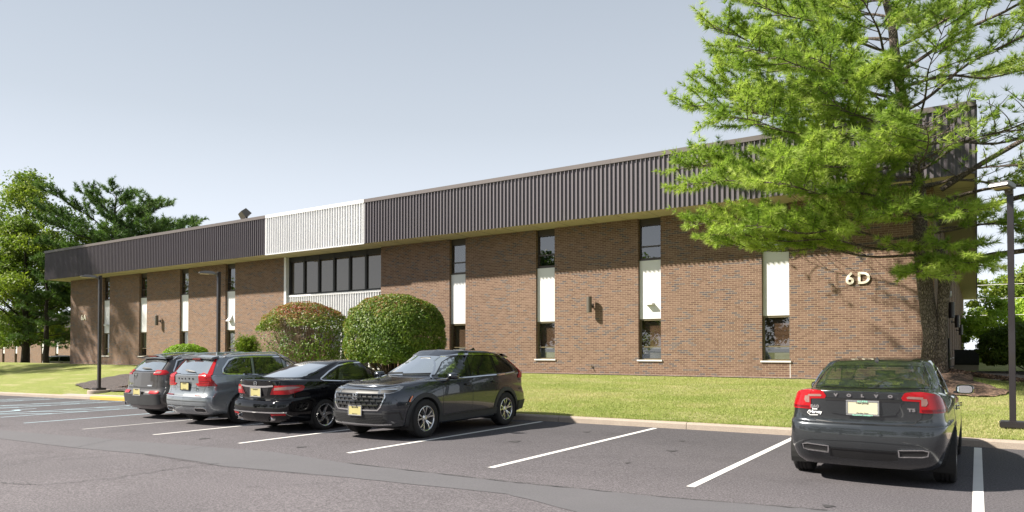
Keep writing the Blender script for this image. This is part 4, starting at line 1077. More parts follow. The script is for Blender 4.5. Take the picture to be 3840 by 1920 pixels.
# ---------- black saloon
def saloon_black(loc, heading, label):
    O = outline; ro = (.03, .13, .40)
    c = Car('parked_car', loc, heading, label, M['paint_b'], [
        lv(zero(O(-.6, 3.3, .7, .7, .7)), .21),
        lv(O(-.98, 3.55, .72, .79, .72, ro), .215, True),
        lv(O(-1.06, 3.66, .82, .875, .80, ro), [(-1.1, .30), (-.3, .24), (.5, .19), (2.4, .19), (3.7, .22)]),
        lv(O(-1.115, 3.73, .86, .91, .84, ro), [(-1.1, .42), (.4, .42), (3.7, .42)]),
        lv(O(-1.11, 3.74, .87, .925, .86, ro), [(-1.1, .58), (3.7, .58)]),
        lv(O(-1.07, 3.72, .87, .925, .85, ro), [(-1.1, .645), (0, .70), (3.7, .66)]),
        lv(O(-1.01, 3.69, .86, .92, .83, ro), [(-1.1, .68), (0, .78), (2, .78), (3.7, .70)]),
        lv(O(-1.04, 3.62, .85, .905, .79, (.03, .15, .46)), [(-1.1, .88), (0, .89), (2.3, .86), (3.0, .82), (3.7, .74)]),
        lv(O(-1.05, 3.55, .80, .88, .75, (.03, .17, .52)), [(-1.1, 1.05), (-.3, 1.03), (.5, .985), (1.6, .96), (2.6, .93), (3.1, .88), (3.6, .76)], True),
        lv(O(-1.0, 3.48, .75, .85, .70, (.03, .15, .46)), [(-1.1, 1.075), (-.3, 1.06), (.5, 1.01), (1.6, .98), (2.6, .96), (3.1, .91), (3.5, .79)]),
        lv(O(-.62, 2.45, .68, .80, .70, (.03, .12, .36), (.05, .22, .60)), [(-.6, 1.09), (-.1, 1.08), (.4, 1.025), (1.5, .995), (2.5, 1.02)], True),
        lv(O(-.18, 2.05, .65, .745, .66, (.03, .12, .34), (.06, .22, .55)), [(-.2, 1.235), (1, 1.19), (2.1, 1.19)]),
        lv(O(.38, 1.50, .575, .64, .59, (.03, .10, .25), (.05, .18, .40)), [(.3, 1.385), (1.0, 1.412), (1.7, 1.385)], True),
        lv(O(.54, 1.38, .48, .53, .48, (.03, .09, .2), (.04, .12, .3)), [(.5, 1.425), (1.1, 1.452), (1.5, 1.425)]),
        lv(zero(O(.66, 1.33, .3, .3, .3)), [(.5, 1.44), (1.1, 1.468), (1.5, 1.442)]),
    ], 2.776, 1.6, .225, (.36, .33))
    c.hw = .925
    c.glass([(-.66, 1.105), (0, 1.098), (.66, 1.105), (.62, 1.235), (.56, 1.36), (0, 1.382), (-.56, 1.36), (-.62, 1.235)], 'B', M['car_glass_sky'], 'rear_window', .03)
    c.glass([(-.66, 1.04), (.66, 1.04), (.55, 1.35), (0, 1.365), (-.55, 1.35)], 'F', M['car_glass_sky'], 'windscreen', .03)
    for sd in 'LR':
        c.glass([(1.35, 1.015), (2.22, 1.025), (1.95, 1.18), (1.55, 1.355), (1.32, 1.37)], sd, M['car_glass'], 'side_window', .022)
        c.glass([(.42, 1.025), (1.26, 1.012), (1.23, 1.368), (.9, 1.365), (.56, 1.30)], sd, M['car_glass'], 'side_window', .022)
        c.glass([(.02, 1.055), (.36, 1.035), (.49, 1.27)], sd, M['car_glass'], 'quarter_window', .018)
        c.strip('chrome_surround', [(2.28, 1.0), (1.3, .995), (.40, 1.008), (0, 1.03), (-.06, 1.045), (.25, 1.21), (.55, 1.335), (.9, 1.388), (1.3, 1.392), (1.6, 1.375), (2.0, 1.19), (2.28, 1.02)], .030, sd, M['chrome'], .014, .012)
        c.seam([(1.30, .985), (1.32, .6), (1.29, .30)], sd); c.seam([(.22, 1.02), (.36, .85), (.42, .72)], sd); c.seam([(2.32, .95), (2.28, .6), (2.24, .3)], sd); c.seam([(.42, .30), (2.2, .30)], sd)
    handle(c, 1.47, .87, M['chrome']); handle(c, .52, .90, M['chrome'])
    for sg in (1, -1):
        cy = .30 * sg; cx = -.45
        t = c.patch('tail_lamp', [(20, .78), (50, .785), (78, .86), (84, .925), (80, .958), (55, .965), (20, .955)], ('CB', cx, cy), M['red'], .010, .012, .03)
        c.patch('lamp_lens', [(22, .865), (50, .875), (76, .925), (50, .94), (22, .915)], ('CB', cx, cy), M['clear'], .013, 0, .02, t)
        q = [(.40, .775), (.60, .78), (.615, .955), (.54, .95), (.47, .90)]
        t = c.patch('tail_lamp', q if sg > 0 else mirror_poly(q), 'B', M['red_dark'], .008, .01, .03)
        q = [(.50, .862), (.61, .865), (.61, .915), (.545, .905)]
        c.patch('lamp_lens', q if sg > 0 else mirror_poly(q), 'B', M['clear'], .011, 0, .02, t)
        q = [(.50, .405), (.80, .412), (.80, .375), (.52, .365)]
        c.patch('reflector', q if sg > 0 else mirror_poly(q), 'B', M['red'], .012, .01, .03)
        c.patch('headlamp', [(22, .60), (70, .66), (74, .72), (24, .70)], ('CF', 3.1, .3 * sg), M['headlamp'], .008, .008, .03)
    c.strip('chrome_bar', [(-.50, .952), (-.3, .935), (0, .93), (.3, .935), (.50, .952)], .032, 'B', M['chrome'], .022, .022)
    c.strip('chrome_bar', [(-.82, .432), (-.5, .425), (0, .422), (.5, .425), (.82, .432)], .024, 'B', M['chrome'], .020, .02)
    c.seam([(-.625, 1.06), (-.60, .80), (-.46, .70), (0, .665), (.46, .70), (.60, .80), (.625, 1.06)], 'B', .009)
    c.patch('plate_recess', [(-.38, .915), (-.30, .75), (-.2, .73), (.2, .73), (.30, .75), (.38, .915)], 'B', M['gloss_black'], .004, .003, .05)
    plate(c, .815, 'B', M['plate_y'], M['alloy'], -.004)
    # emblem: rounded H
    e = MB()
    xx = c.ray((-4, 0, 1.0), (1, 0, 0))[0].x - .012
    def bar(y0, z0, y1, z1, wd=.012): e.tube([(xx, y0, z0), (xx, y1, z1)], wd * .5, 6)
    emblem(e, xx, 0, .995, .045); e.build('emblem', M['chrome'], c.root)
    c.text('badge', 'Accord', .042, .56, .725, 'B', M['chrome'], 1, .001, .002); c.text('badge', 'SPORT', .03, .55, .675, 'B', M['chrome'], 1, .001, .002)
    for sg in (1, -1):
        e = MB(); e.lathe([(.040, 0), (.046, .01), (.046, .12), (.036, .12), (.036, 0.01)], 20, Matrix.Translation((-1.10, sg * .52, .30)) @ Matrix.Rotation(R(90), 4, 'Y')); e.build('exhaust_tip', M['chrome'], c.root, smooth=True, sharp=.6)
    e = MB(); e.box(-.12, .12, -.62, .62, .24, .34); e.tube([(-1.05, .52, .30), (-.6, .45, .28), (.2, .3, .25)], .03, 8); e.tube([(-1.05, -.52, .30), (-.6, -.45, .28)], .03, 8); e.build('rear_axle', M['under'], c.root)
    seats(c, [1.05], M['seat_light'], .58, True, 1.12); seats(c, [.15], M['seat_light'], .58, True, 1.04, .30); dash(c, 2.05, .98)
    b = MB(); b.box(-.5, .15, -.6, .6, .96, 1.05); b.build('parcel_shelf', M['seat_light'], c.root, bevel=.02)
    mirror(c, 2.05, 1.03, .86, c.pm)
    wheels(c, .325, .225, .235, 5, 'swirl', .925)
    c.finish()
    return c
def emblem(e, x, y, z, s_):
    """upright H inside a rounded frame"""
    rr = []
    for k in range(24):
        t = 2 * math.pi * k / 24; rr.append((x, y + s_ * 1.0 * math.copysign(abs(math.cos(t)) ** .55, math.cos(t)), z + s_ * .82 * math.copysign(abs(math.sin(t)) ** .55, math.sin(t))))
    e.tube(rr + [rr[0]], s_ * .09, 6)
    for sg in (1, -1): e.tube([(x, y + sg * s_ * .62, z + s_ * .72), (x, y + sg * s_ * .36, z + s_ * .0), (x, y + sg * s_ * .50, z - s_ * .72)], s_ * .12, 6)
    e.tube([(x, y - s_ * .36, z), (x, y + s_ * .36, z)], s_ * .11, 6)

def suv_shell(name, loc, heading, label, pmt, xr, xf, hw, H, wb, arch, tail, cowl, hood, wtop, belt, rt, sh=1.0):
    """generic tall hatchback body. tail = (x at belt, x at window top, z belt, z top); hood: z table of shoulder"""
    O = outline; ro = (.03, .11, .36); xb0, xb1, zb, zt = tail
    return Car(name, loc, heading, label, pmt, [
        lv(zero(O(xr + .4, xf - .4, .7, .7, .7)), .25),
        lv(O(xr + .14, xf - .14, hw - .19, hw - .12, hw - .20, ro), .26, True),
        lv(O(xr + .05, xf - .06, hw - .10, hw - .045, hw - .10, ro), [(xr, .36), (-.3, .28), (.5, .25), (wb - .4, .25), (xf, .27)]),
        lv(O(xr, xf - .01, hw - .065, hw - .015, hw - .07, ro), [(xr, .50), (.4, .46), (xf, .46)]),
        lv(O(xr + .005, xf, hw - .06, hw, hw - .06, ro), [(xr, .64), (xf, .64)]),
        lv(O(xr + .05, xf - .015, hw - .06, hw, hw - .065, ro), [(xr, .72), (0, .78), (xf, .76)]),
        lv(O(xr + .075, xf - .04, hw - .07, hw - .008, hw - .09, ro), [(xr, .80), (0, .88), (wb, .88), (xf, .86)]),
        lv(O(xr + .085, xf - .12, hw - .075, hw - .018, hw - .12, ro), [(xr, .96), (0, .985), (wb, .97), (xf, .93)]),
        lv(O(xb0 - .02, xf - .20, hw - .11, hw - .035, hw - .17, ro, (.05, .18, .60)), belt, True),
        lv(O(xb0 + .01, xf - .30, hw - .125, hw - .065, hw - .24, ro, (.05, .18, .60)), [(a, b_ + .022) for a, b_ in belt]),
        lv(O(xb0 + .04, cowl[0], hw - .15, hw - .105, hw - .22, (.02, .09, .30), (.05, .24, .65)), [(xb0, zb + .03), (.3, belt_at(belt, .3) + .03), (cowl[0] - .8, belt_at(belt, cowl[0] - .8) + .035), (cowl[0], cowl[1])], True),
        lv(O(lerp(xb0, xb1, .55), lerp(cowl[0], wtop[0], .5), hw - .215, hw - .175, hw - .27, (.02, .08, .26), (.05, .22, .6)), [(xb0, lerp(zb, zt, .55)), (1.5, lerp(belt_at(belt, 1.5), H - .1, .55)), (cowl[0], lerp(cowl[1], wtop[1], .5))]),
        lv(O(xb1, wtop[0], hw - .305, hw - .26, hw - .34, (.02, .07, .22), (.05, .16, .45)), [(xb1, zt), (.4, H - .075), (1.2, H - .06), (wtop[0], wtop[1])], True),
        lv(O(xb1 + rt, wtop[0] - .12, hw - .42, hw - .36, hw - .44, (.02, .07, .2), (.04, .12, .3)), [(xb1, zt + .04), (.5, H - .03), (1.2, H - .02), (wtop[0], wtop[1] + .035)]),
        lv(zero(O(xb1 + rt + .05, wtop[0] - .2, .3, .3, .3)), [(xb1, zt + .055), (.5, H - .01), (1.2, H), (wtop[0], wtop[1] + .05)]),
    ], wb, 1.6, .235, arch)
def belt_at(b, x): return interp(b, x)

# ---------- steel grey estate SUV with tall red lamps
def suv_steel(loc, heading, label):
    belt = [(-.95, 1.13), (0, 1.12), (1.0, 1.08), (2.0, 1.045), (2.6, 1.03), (3.2, 1.0), (3.75, .90)]
    c = suv_shell('parked_car', loc, heading, label, M['paint_x'], -.955, 3.735, .95, 1.64, 2.865, (.405, .36), (-.86, -.52, 1.13, 1.53), (2.55, 1.13), None, (1.62, 1.545), belt, .12)
    c.hw = .95
    c.glass([(-.66, 1.165), (0, 1.155), (.66, 1.165), (.60, 1.36), (.55, 1.475), (0, 1.49), (-.55, 1.475), (-.60, 1.36)], 'B', M['car_glass_sky'], 'rear_window', .03)
    c.glass([(-.68, 1.16), (.68, 1.16), (.57, 1.50), (0, 1.515), (-.57, 1.50)], 'F', M['car_glass_sky'], 'windscreen', .03)
    for sd in 'LR':
        c.glass([(1.32, 1.125), (2.30, 1.11), (2.0, 1.30), (1.62, 1.49), (1.30, 1.515)], sd, M['car_glass_sky'], 'side_window', .024)
        c.glass([(.36, 1.15), (1.22, 1.13), (1.19, 1.52), (.40, 1.525)], sd, M['car_glass_dark'], 'side_window', .024)
        c.glass([(-.42, 1.19), (.27, 1.155), (.31, 1.522), (-.10, 1.50), (-.25, 1.43), (-.42, 1.27)], sd, M['car_glass_dark'], 'quarter_window', .024)
        c.strip('chrome_surround', [(2.38, 1.085), (1.3, 1.10), (.3, 1.13), (-.40, 1.165), (-.47, 1.20), (-.45, 1.28), (-.26, 1.47), (-.10, 1.525), (.4, 1.55), (1.3, 1.54), (1.64, 1.51), (2.05, 1.31), (2.38, 1.10)], .032, sd, M['chrome'], .014, .012)
        c.seam([(1.27, 1.10), (1.29, .7), (1.26, .38)], sd); c.seam([(.32, 1.14), (.40, .9), (.47, .80)], sd); c.seam([(2.36, 1.05), (2.34, .6), (2.30, .35)], sd)
        c.strip('side_sill', [(.40, .36), (2.45, .36)], .09, sd, M['trim'], .010, .01)
    c.seam([(-.22, .95), (-.22, 1.03), (-.20, 1.05), (-.05, 1.05), (-.03, 1.03), (-.03, .91), (-.05, .89), (-.20, .89), (-.22, .91)], 'R', .007, True, 'fuel_flap')
    handle(c, 1.47, 1.0, c.pm); handle(c, .55, 1.01, c.pm)
    # roof spoiler
    b = MB(); b.add([(-.62, -.60, 1.535), (-.60, 0, 1.555), (-.62, .60, 1.535), (-.45, .63, 1.575), (-.45, 0, 1.60), (-.45, -.63, 1.575), (-.60, -.59, 1.49), (-.58, 0, 1.505), (-.60, .59, 1.49), (-.45, .62, 1.52), (-.45, -.62, 1.52)],
        [(0, 1, 4, 5), (1, 2, 3, 4), (0, 6, 7, 1), (1, 7, 8, 2), (2, 8, 9, 3), (6, 0, 5, 10), (6, 10, 9, 8, 7)]); b.build('roof_spoiler', c.pm, c.root, bevel=.012)
    b = MB(); b.box(-.61, -.58, -.15, .15, 1.49, 1.515); b.build('brake_lamp', M['red_dark'], c.root)
    for sg in (1, -1):
        t = c.strip('tail_lamp', [(.575, 1.50), (.63, 1.38), (.70, 1.20), (.735, 1.10), (.74, 1.0)], [.05, .15], 'B', M['red'], .012, .012) if sg > 0 else c.strip('tail_lamp', [(-.575, 1.50), (-.63, 1.38), (-.70, 1.20), (-.735, 1.10), (-.74, 1.0)], [.05, .15], 'B', M['red'], .012, .012)
        c.patch('lamp_lens', [(20, .90), (62, .905), (56, 1.0), (46, 1.14), (30, 1.20), (18, 1.15)], ('CB', -.35, .30 * sg), M['red'], .016, .012, .03, t)
        for z_ in (.93, .97, 1.01): c.strip('lamp_lens', [(22, z_), (57, z_ + .002)], .012, ('CB', -.35, .3 * sg), M['red_dark'], .019, 0, t)
        q = [(.36, .955), (.66, .985), (.66, .895), (.44, .90)]
        c.patch('tail_lamp', q if sg > 0 else mirror_poly(q), 'B', M['red'], .012, .01, .03)
        q = [(.40, .70), (.72, .705), (.72, .68), (.42, .678)]
        c.patch('reflector', q if sg > 0 else mirror_poly(q), 'B', M['red_dark'], .012, .01, .03)
        q = [(.42, .42), (.68, .42), (.74, .40), (.73, .335), (.45, .335), (.41, .36)]
        q = q if sg > 0 else mirror_poly(q)
        e = c.patch('exhaust_tip', q, 'B', M['black'], .012, .02, .05); c.strip('exhaust_surround', q, .018, 'B', M['chrome'], .022, .02, e, True)
        c.patch('headlamp', [(22, .80), (70, .84), (74, .92), (24, .90)], ('CF', 3.1, .3 * sg), M['headlamp'], .008, .008, .03)
    c.seam([(-.60, 1.14), (-.655, 1.05), (-.66, .86), (-.62, .70), (-.3, .685), (.3, .685), (.62, .70), (.66, .86), (.655, 1.05), (.60, 1.14)], 'B', .010)
    c.seam([(-.655, .975), (-.45, .96), (-.35, .86), (.35, .86), (.45, .96), (.655, .975)], 'B', .008)
    c.strip('bumper_crease', [(-.86, .665), (-.4, .655), (.4, .655), (.86, .665)], .02, 'B', M['alloy'], .012, .01)
    c.strip('bumper_crease', [(-.78, .56), (.78, .56)], .012, 'B', M['trim'], .006, .0)
    c.strip('bumper_crease', [(-.74, .45), (.74, .45)], .014, 'B', M['trim'], .006, .0)
    plate(c, .89, 'B', M['plate_y'], M['gloss_black'], -.01)
    for i, ch in enumerate('VOLVO'): c.text('badge_letter', ch, .045, .27 - .135 * i, 1.045, 'B', M['alloy_dark'], 1, .003, .003, sx=1.2)
    c.text('badge', 'XC60', .05, .54, .85, 'B', M['chrome'], 1, .002, .003, sx=1.2); c.text('badge', 'T6', .05, -.42, .825, 'B', M['chrome'], 1, .002, .003, sx=1.2); c.text('badge', 'AWD', .03, -.43, .79, 'B', M['chrome'], 1, .001, .003, sx=1.2)
    c.strip('wiper', [(.12, 1.235), (-.25, 1.20)], [.05, .02], 'B', M['black'], .035, .02)
    roof_rails(c, [(-.35, 1.555), (-.2, 1.60), (.5, 1.64), (1.2, 1.635), (1.5, 1.60), (1.62, 1.56)], .635, M['chrome'])
    b = MB(); b.add([(-.1, -.035, 1.60), (-.1, .035, 1.60), (.12, .025, 1.615), (.12, -.025, 1.615), (-.08, -.008, 1.67), (-.08, .008, 1.67)], [(0, 1, 5, 4), (1, 2, 5), (2, 3, 4, 5), (3, 0, 4)]); b.build('roof_antenna', c.pm, c.root, bevel=.006)
    interior_suv(c); mirror(c, 2.10, 1.15, .87, c.pm)
    wheels(c, .36, .235, .255, 5, 'pairs', .95)
    c.finish(M['paint_x'], .05)
    return c
def roof_rails(c, path, y, mat, r=.016):
    for sg in (1, -1):
        pts = []
        for x, z in path:
            pts.append((x, sg * y, z + .03))
        h0 = c.ray((path[0][0] - .06, sg * y, 3), (0, 0, -1))[0]; h1 = c.ray((path[-1][0] + .06, sg * y, 3), (0, 0, -1))[0]
        pts = []
        xs = np.linspace(path[0][0], path[-1][0], 16)
        for i, x in enumerate(xs):
            h = c.ray((x, sg * y, 3), (0, 0, -1))[0]
            up = .042 if 0 < i < 15 else .0
            pts.append((x, sg * y, (h.z if h else 1.6) + up))
        b = MB(); b.tube(pts, r, 8); b.build('roof_rail', mat, c.root, smooth=True)
def interior_suv(c):
    seats(c, [1.05], M['seat_dark'], .78, True, 1.28); seats(c, [.15], M['seat_dark'], .78, True, 1.22, .30); dash(c, 2.15, 1.10)
    b = MB(); b.box(-.6, 2.3, -.75, .75, .34, .42); b.build('cabin_floor', M['seat_dark'], c.root)

# ---------- granite off roader
def suv_granite(loc, heading, label):
    belt = [(-.98, 1.17), (0, 1.13), (1.0, 1.08), (2.0, 1.05), (2.6, 1.03), (3.2, 1.0), (3.6, .92)]
    c = suv_shell('parked_car', loc, heading, label, M['paint_j'], -.98, 3.64, .93, 1.66, 2.70, (.41, .37), (-.86, -.50, 1.18, 1.53), (2.45, 1.13), None, (1.58, 1.54), belt, .12)
    c.hw = .93
    c.glass([(-.66, 1.215), (0, 1.20), (.66, 1.215), (.60, 1.38), (.54, 1.49), (0, 1.505), (-.54, 1.49), (-.60, 1.38)], 'B', M['car_glass_sky'], 'rear_window', .03)
    c.glass([(-.66, 1.16), (.66, 1.16), (.55, 1.50), (0, 1.515), (-.55, 1.50)], 'F', M['car_glass_sky'], 'windscreen', .03)
    for sd in 'LR':
        c.glass([(1.27, 1.12), (2.20, 1.11), (1.92, 1.30), (1.56, 1.49), (1.25, 1.515)], sd, M['car_glass_sky'], 'side_window', .024)
        c.glass([(.32, 1.15), (1.17, 1.125), (1.15, 1.52), (.40, 1.52)], sd, M['car_glass_dark'], 'side_window', .024)
        c.glass([(-.45, 1.20), (.23, 1.16), (.30, 1.515), (-.12, 1.50), (-.30, 1.44)], sd, M['car_glass_dark'], 'quarter_window', .024)
        c.strip('chrome_surround', [(1.2, 1.095), (.3, 1.13), (-.48, 1.17), (-.50, 1.21), (-.34, 1.47), (-.12, 1.53), (.4, 1.55), (1.2, 1.54)], .030, sd, M['chrome'], .014, .012)
        c.seam([(1.22, 1.10), (1.24, .7), (1.21, .38)], sd); c.seam([(.28, 1.14), (.40, .9), (.47, .80)], sd); c.seam([(2.26, 1.05), (2.24, .6), (2.20, .35)], sd)
        c.strip('side_sill', [(.40, .36), (2.3, .36)], .12, sd, M['cladding'], .012, .012)
    handle(c, 1.42, 1.0, c.pm); handle(c, .5, 1.01, c.pm)
    b = MB(); b.add([(-.62, -.58, 1.555), (-.60, 0, 1.575), (-.62, .58, 1.555), (-.40, .61, 1.60), (-.40, 0, 1.625), (-.40, -.61, 1.60), (-.56, -.57, 1.51), (-.54, 0, 1.525), (-.56, .57, 1.51), (-.40, .60, 1.54), (-.40, -.60, 1.54)],
        [(0, 1, 4, 5), (1, 2, 3, 4), (0, 6, 7, 1), (1, 7, 8, 2), (2, 8, 9, 3), (6, 0, 5, 10), (6, 10, 9, 8, 7)]); b.build('roof_spoiler', c.pm, c.root, bevel=.012)
    b = MB(); b.box(-.60, -.50, -.18, .18, 1.575, 1.595); b.build('brake_lamp', M['red_dark'], c.root)
    # dark cladding band round the lower body and bumper face
    c.strip('rear_bumper_cladding', [(-.80, .52), (-.5, .50), (.5, .50), (.80, .52)], .26, 'B', M['cladding'], .020, .02)
    for sg in (1, -1):
        q = [(.48, 1.135), (.70, 1.12), (.70, 1.235), (.52, 1.225)]
        t = c.patch('tail_lamp', q if sg > 0 else mirror_poly(q), 'B', M['red'], .012, .012, .03)
        q = [(.54, 1.165), (.69, 1.16), (.69, 1.20), (.56, 1.20)]
        c.patch('lamp_lens', q if sg > 0 else mirror_poly(q), 'B', M['clear'], .015, 0, .02, t)
        c.patch('tail_lamp', [(22, 1.12), (54, 1.12), (62, 1.17), (54, 1.235), (24, 1.235)], ('CB', -.35, .30 * sg), M['red'], .012, .012, .03)
        q = [(.44, .72), (.74, .72), (.76, .67), (.70, .645), (.44, .655)]
        c.patch('reflector', q if sg > 0 else mirror_poly(q), 'B', M['red'], .022, .01, .03)
        c.patch('headlamp', [(22, .90), (70, .92), (74, .96), (24, .96)], ('CF', 3.0, .3 * sg), M['headlamp'], .008, .008, .03)
    c.seam([(-.60, 1.16), (-.64, 1.05), (-.64, .80), (-.3, .785), (.3, .785), (.64, .80), (.64, 1.05), (.60, 1.16)], 'B', .010)
    c.strip('tail_crease', [(-.64, .795), (.64, .795)], .03, 'B', M['black'], .003)
    c.strip('rear_diffuser', [(-.45, .40), (.45, .40)], .07, 'B', M['trim'], .03, .02)
    plate(c, .69, 'B', M['plate_y'], M['alloy'], -.02)
    c.text('badge', 'Jeep', .085, .28, 1.09, 'B', M['chrome'], 1, .006, .003); c.text('badge', '4x4', .05, .52, .86, 'B', M['chrome'], 1, .002, .003); 
    c.patch('badge', [(-.30, .865), (-.46, .87), (-.49, .855), (-.46, .835), (-.30, .84), (-.28, .853)], 'B', M['chrome'], .006, .004, .05)
    c.strip('wiper', [(.12, 1.27), (-.25, 1.26)], [.05, .02], 'B', M['black'], .035, .02)
    roof_rails(c, [(-.42, 0), (1.5, 0)], .62, M['chrome'])
    e = MB()
    for sg in (1,): e.lathe([(.035, 0), (.04, .01), (.04, .12), (.032, .12), (.032, .01)], 16, Matrix.Translation((-.95, sg * .6, .38)) @ Matrix.Rotation(R(90), 4, 'Y'))
    e.build('exhaust_tip', M['chrome'], c.root, smooth=True, sharp=.6)
    interior_suv(c); mirror(c, 2.02, 1.16, .86, c.pm)
    wheels(c, .365, .235, .235, 5, 'wide', .93)
    c.finish(M['cladding'], .075)
    return c

# ---------- graphite SUV parked nose out
def suv_graphite(loc, heading, label):
    belt = [(-1.05, 1.16), (0, 1.13), (.8, 1.09), (2.0, 1.055), (2.6, 1.05), (3.0, 1.02), (3.3, .985), (3.6, .93)]
    c = suv_shell('parked_car', loc, heading, label, M['paint_c'], -1.00, 3.63, .932, 1.67, 2.70, (.405, .365), (-.92, -.42, 1.16, 1.51), (2.42, 1.13), None, (1.50, 1.565), belt, .10)
    c.hw = .932
    c.glass([(-.62, 1.20), (0, 1.19), (.62, 1.20), (.55, 1.47), (0, 1.485), (-.55, 1.47)], 'B', M['car_glass_dark'], 'rear_window', .03)
    c.glass([(-.70, 1.155), (0, 1.145), (.70, 1.155), (.64, 1.36), (.56, 1.52), (0, 1.54), (-.56, 1.52), (-.64, 1.36)], 'F', M['car_glass_sky'], 'windscreen', .03)
    for sd in 'LR':
        c.glass([(1.30, 1.115), (2.18, 1.10), (2.02, 1.20), (1.72, 1.40), (1.50, 1.50), (1.27, 1.53)], sd, M['car_glass'], 'side_window', .024)
        c.glass([(.30, 1.14), (1.18, 1.12), (1.15, 1.535), (.36, 1.53)], sd, M['car_glass_dark'], 'side_window', .024)
        c.glass([(-.42, 1.18), (.20, 1.15), (.27, 1.525), (.0, 1.51), (-.15, 1.46), (-.42, 1.26)], sd, M['car_glass_dark'], 'quarter_window', .024)
        c.strip('chrome_surround', [(2.30, 1.075), (1.3, 1.09), (.3, 1.115), (-.40, 1.15), (-.48, 1.18), (-.46, 1.26), (-.20, 1.49), (.0, 1.54), (.4, 1.56), (1.3, 1.558), (1.55, 1.52), (1.76, 1.42), (2.06, 1.22), (2.25, 1.10)], .030, sd, M['chrome'], .014, .012)
        c.seam([(1.24, 1.09), (1.26, .7), (1.25, .40)], sd); c.seam([(.25, 1.12), (.38, .9), (.47, .80)], sd); c.seam([(2.27, 1.04), (2.20, .9), (2.21, .6), (2.17, .37)], sd); c.seam([(.43, .46), (2.2, .40)], sd, .006)
        c.strip('side_sill', [(.36, .36), (2.32, .345)], .13, sd, M['cladding'], .014, .014); c.strip('sill_strip', [(.40, .425), (.7, .415), (2.25, .38)], .018, sd, M['alloy_dark'], .018, .01)
        c.strip('shoulder_crease', [(2.9, .965), (2.0, .975), (.3, 1.0), (-.5, 1.02)], .02, sd, M['paint_c'], .010, .01)
    handle(c, 1.40, .955, c.pm); handle(c, .46, .975, c.pm)
    # front: grille, lamps, lower intake
    gr = [(-.60, .90), (0, .905), (.60, .90), (.625, .80), (.55, .62), (.50, .575), (-.50, .575), (-.55, .62), (-.625, .80)]
    g = c.patch('grille', gr, 'F', M['black'], .004, .004, .05)
    xg = lambda y, z: c.ray((8, y, z), (-1, 0, 0))[0].x
    for i, z in enumerate((.84, .775, .71, .645)):
        hw_ = .57 if z > .7 else .50
        c.strip('grille_bar', [(-hw_, z), (hw_, z)], .022, 'F', M['gloss_black'], .028, .024, g)
        for k in range(-4, 5):
            y = k * .125 + (.06 if i % 2 else 0)
            if abs(y) < hw_ - .05: c.strip('grille_bar', [(y - .02, z - .008), (y, z - .034), (y + .02, z - .056)], .014, 'F', M['gloss_black'], .024, .02, g)
    c.strip('grille_surround', [(-.60, .905), (-.635, .80), (-.56, .62), (-.50, .56), (0, .55), (.50, .56), (.56, .62), (.635, .80), (.60, .905)], .022, 'F', M['chrome'], .012, .012, g)
    c.strip('hood_chrome_strip', [(-.74, .925), (-.5, .922), (0, .925), (.5, .922), (.74, .925)], .022, 'F', M['chrome'], .016, .016)
    e = MB(); xx = xg(0, .80) + .035; emblem(e, xx, 0, .80, .062); e.build('emblem', M['chrome'], c.root, smooth=True)
    for sg in (1, -1):
        t = c.patch('headlamp', [(18, .845), (40, .855), (58, .90), (72, .975), (60, .985), (40, .955), (18, .925)], ('CF', 3.0, .30 * sg), M['headlamp'], .010, .012, .03)
        c.strip('lamp_strip', [(18, .922), (40, .950), (62, .978)], .018, ('CF', 3.0, .3 * sg), M['chrome'], .016, 0, t)
        c.patch('lamp_lens', [(24, .865), (40, .872), (54, .905), (50, .93), (24, .905)], ('CF', 3.0, .3 * sg), M['black'], .013, 0, .03, t)
        c.patch('fog_pocket', [(28, .545), (56, .56), (63, .50), (68, .36), (44, .37), (30, .40)], ('CF', 3.0, .3 * sg), M['cladding'], .006, .004, .03)
        c.strip('fog_pocket_blade', [(33, .51), (57, .52), (64, .38)], .02, ('CF', 3.0, .3 * sg), M['gloss_black'], .014, .012)
        c.strip('side_marker', [(3.13, .70), (3.095, .755), (3.05, .80)], .022, 'L' if sg > 0 else 'R', M['amber'], .026, .01)
        t = c.strip('tail_lamp', [(.60 * sg, 1.44), (.70 * sg, 1.22), (.74 * sg, 1.06)], [.07, .13], 'B', M['red'], .014, .014)
        c.patch('lamp_lens', [(30, 1.02), (72, 1.03), (66, 1.10), (55, 1.19), (34, 1.21)], ('CB', -.35, .3 * sg), M['red'], .016, .012, .03, t)
        sd = 'L' if sg > 0 else 'R'
        c.strip('tail_lamp', [(-.84, 1.14), (-.80, 1.20), (-.62, 1.38)], [.07, .03], sd, M['red'], .012, .01)
        q = [(.45, .62), (.75, .62), (.75, .58), (.45, .58)]
        c.patch('reflector', q if sg > 0 else mirror_poly(q), 'B', M['red_dark'], .01, .01, .03)
    c.patch('lower_grille', [(-.60, .475), (.60, .475), (.66, .34), (.55, .315), (-.55, .315), (-.66, .34)], 'F', M['black'], .006, .004, .05)
    for i, z in enumerate((.45, .42, .39, .36, .335)):
        for k in range(-9, 10):
            y = k * .062 + (.031 if i % 2 else 0); c.strip('grille_mesh', [(y - .022, z), (y + .022, z)], .008, 'F', M['cladding'], .014, .01)
    c.strip('bumper_trim', [(-.70, .49), (.70, .49)], .03, 'F', M['cladding'], .012, .012)
    c.strip('skid_strip', [(-.72, .31), (-.5, .295), (.5, .295), (.72, .31)], .022, 'F', M['alloy'], .014, .014)
    c.strip('bumper_trim', [(18, .285), (66, .30)], .06, ('CF', 3.0, .3), M['cladding'], .010, .01); c.strip('bumper_trim', [(18, .285), (66, .30)], .06, ('CF', 3.0, -.3), M['cladding'], .010, .01)
    c.strip('rear_bumper_cladding', [(-.80, .44), (.80, .44)], .20, 'B', M['cladding'], .016, .016)
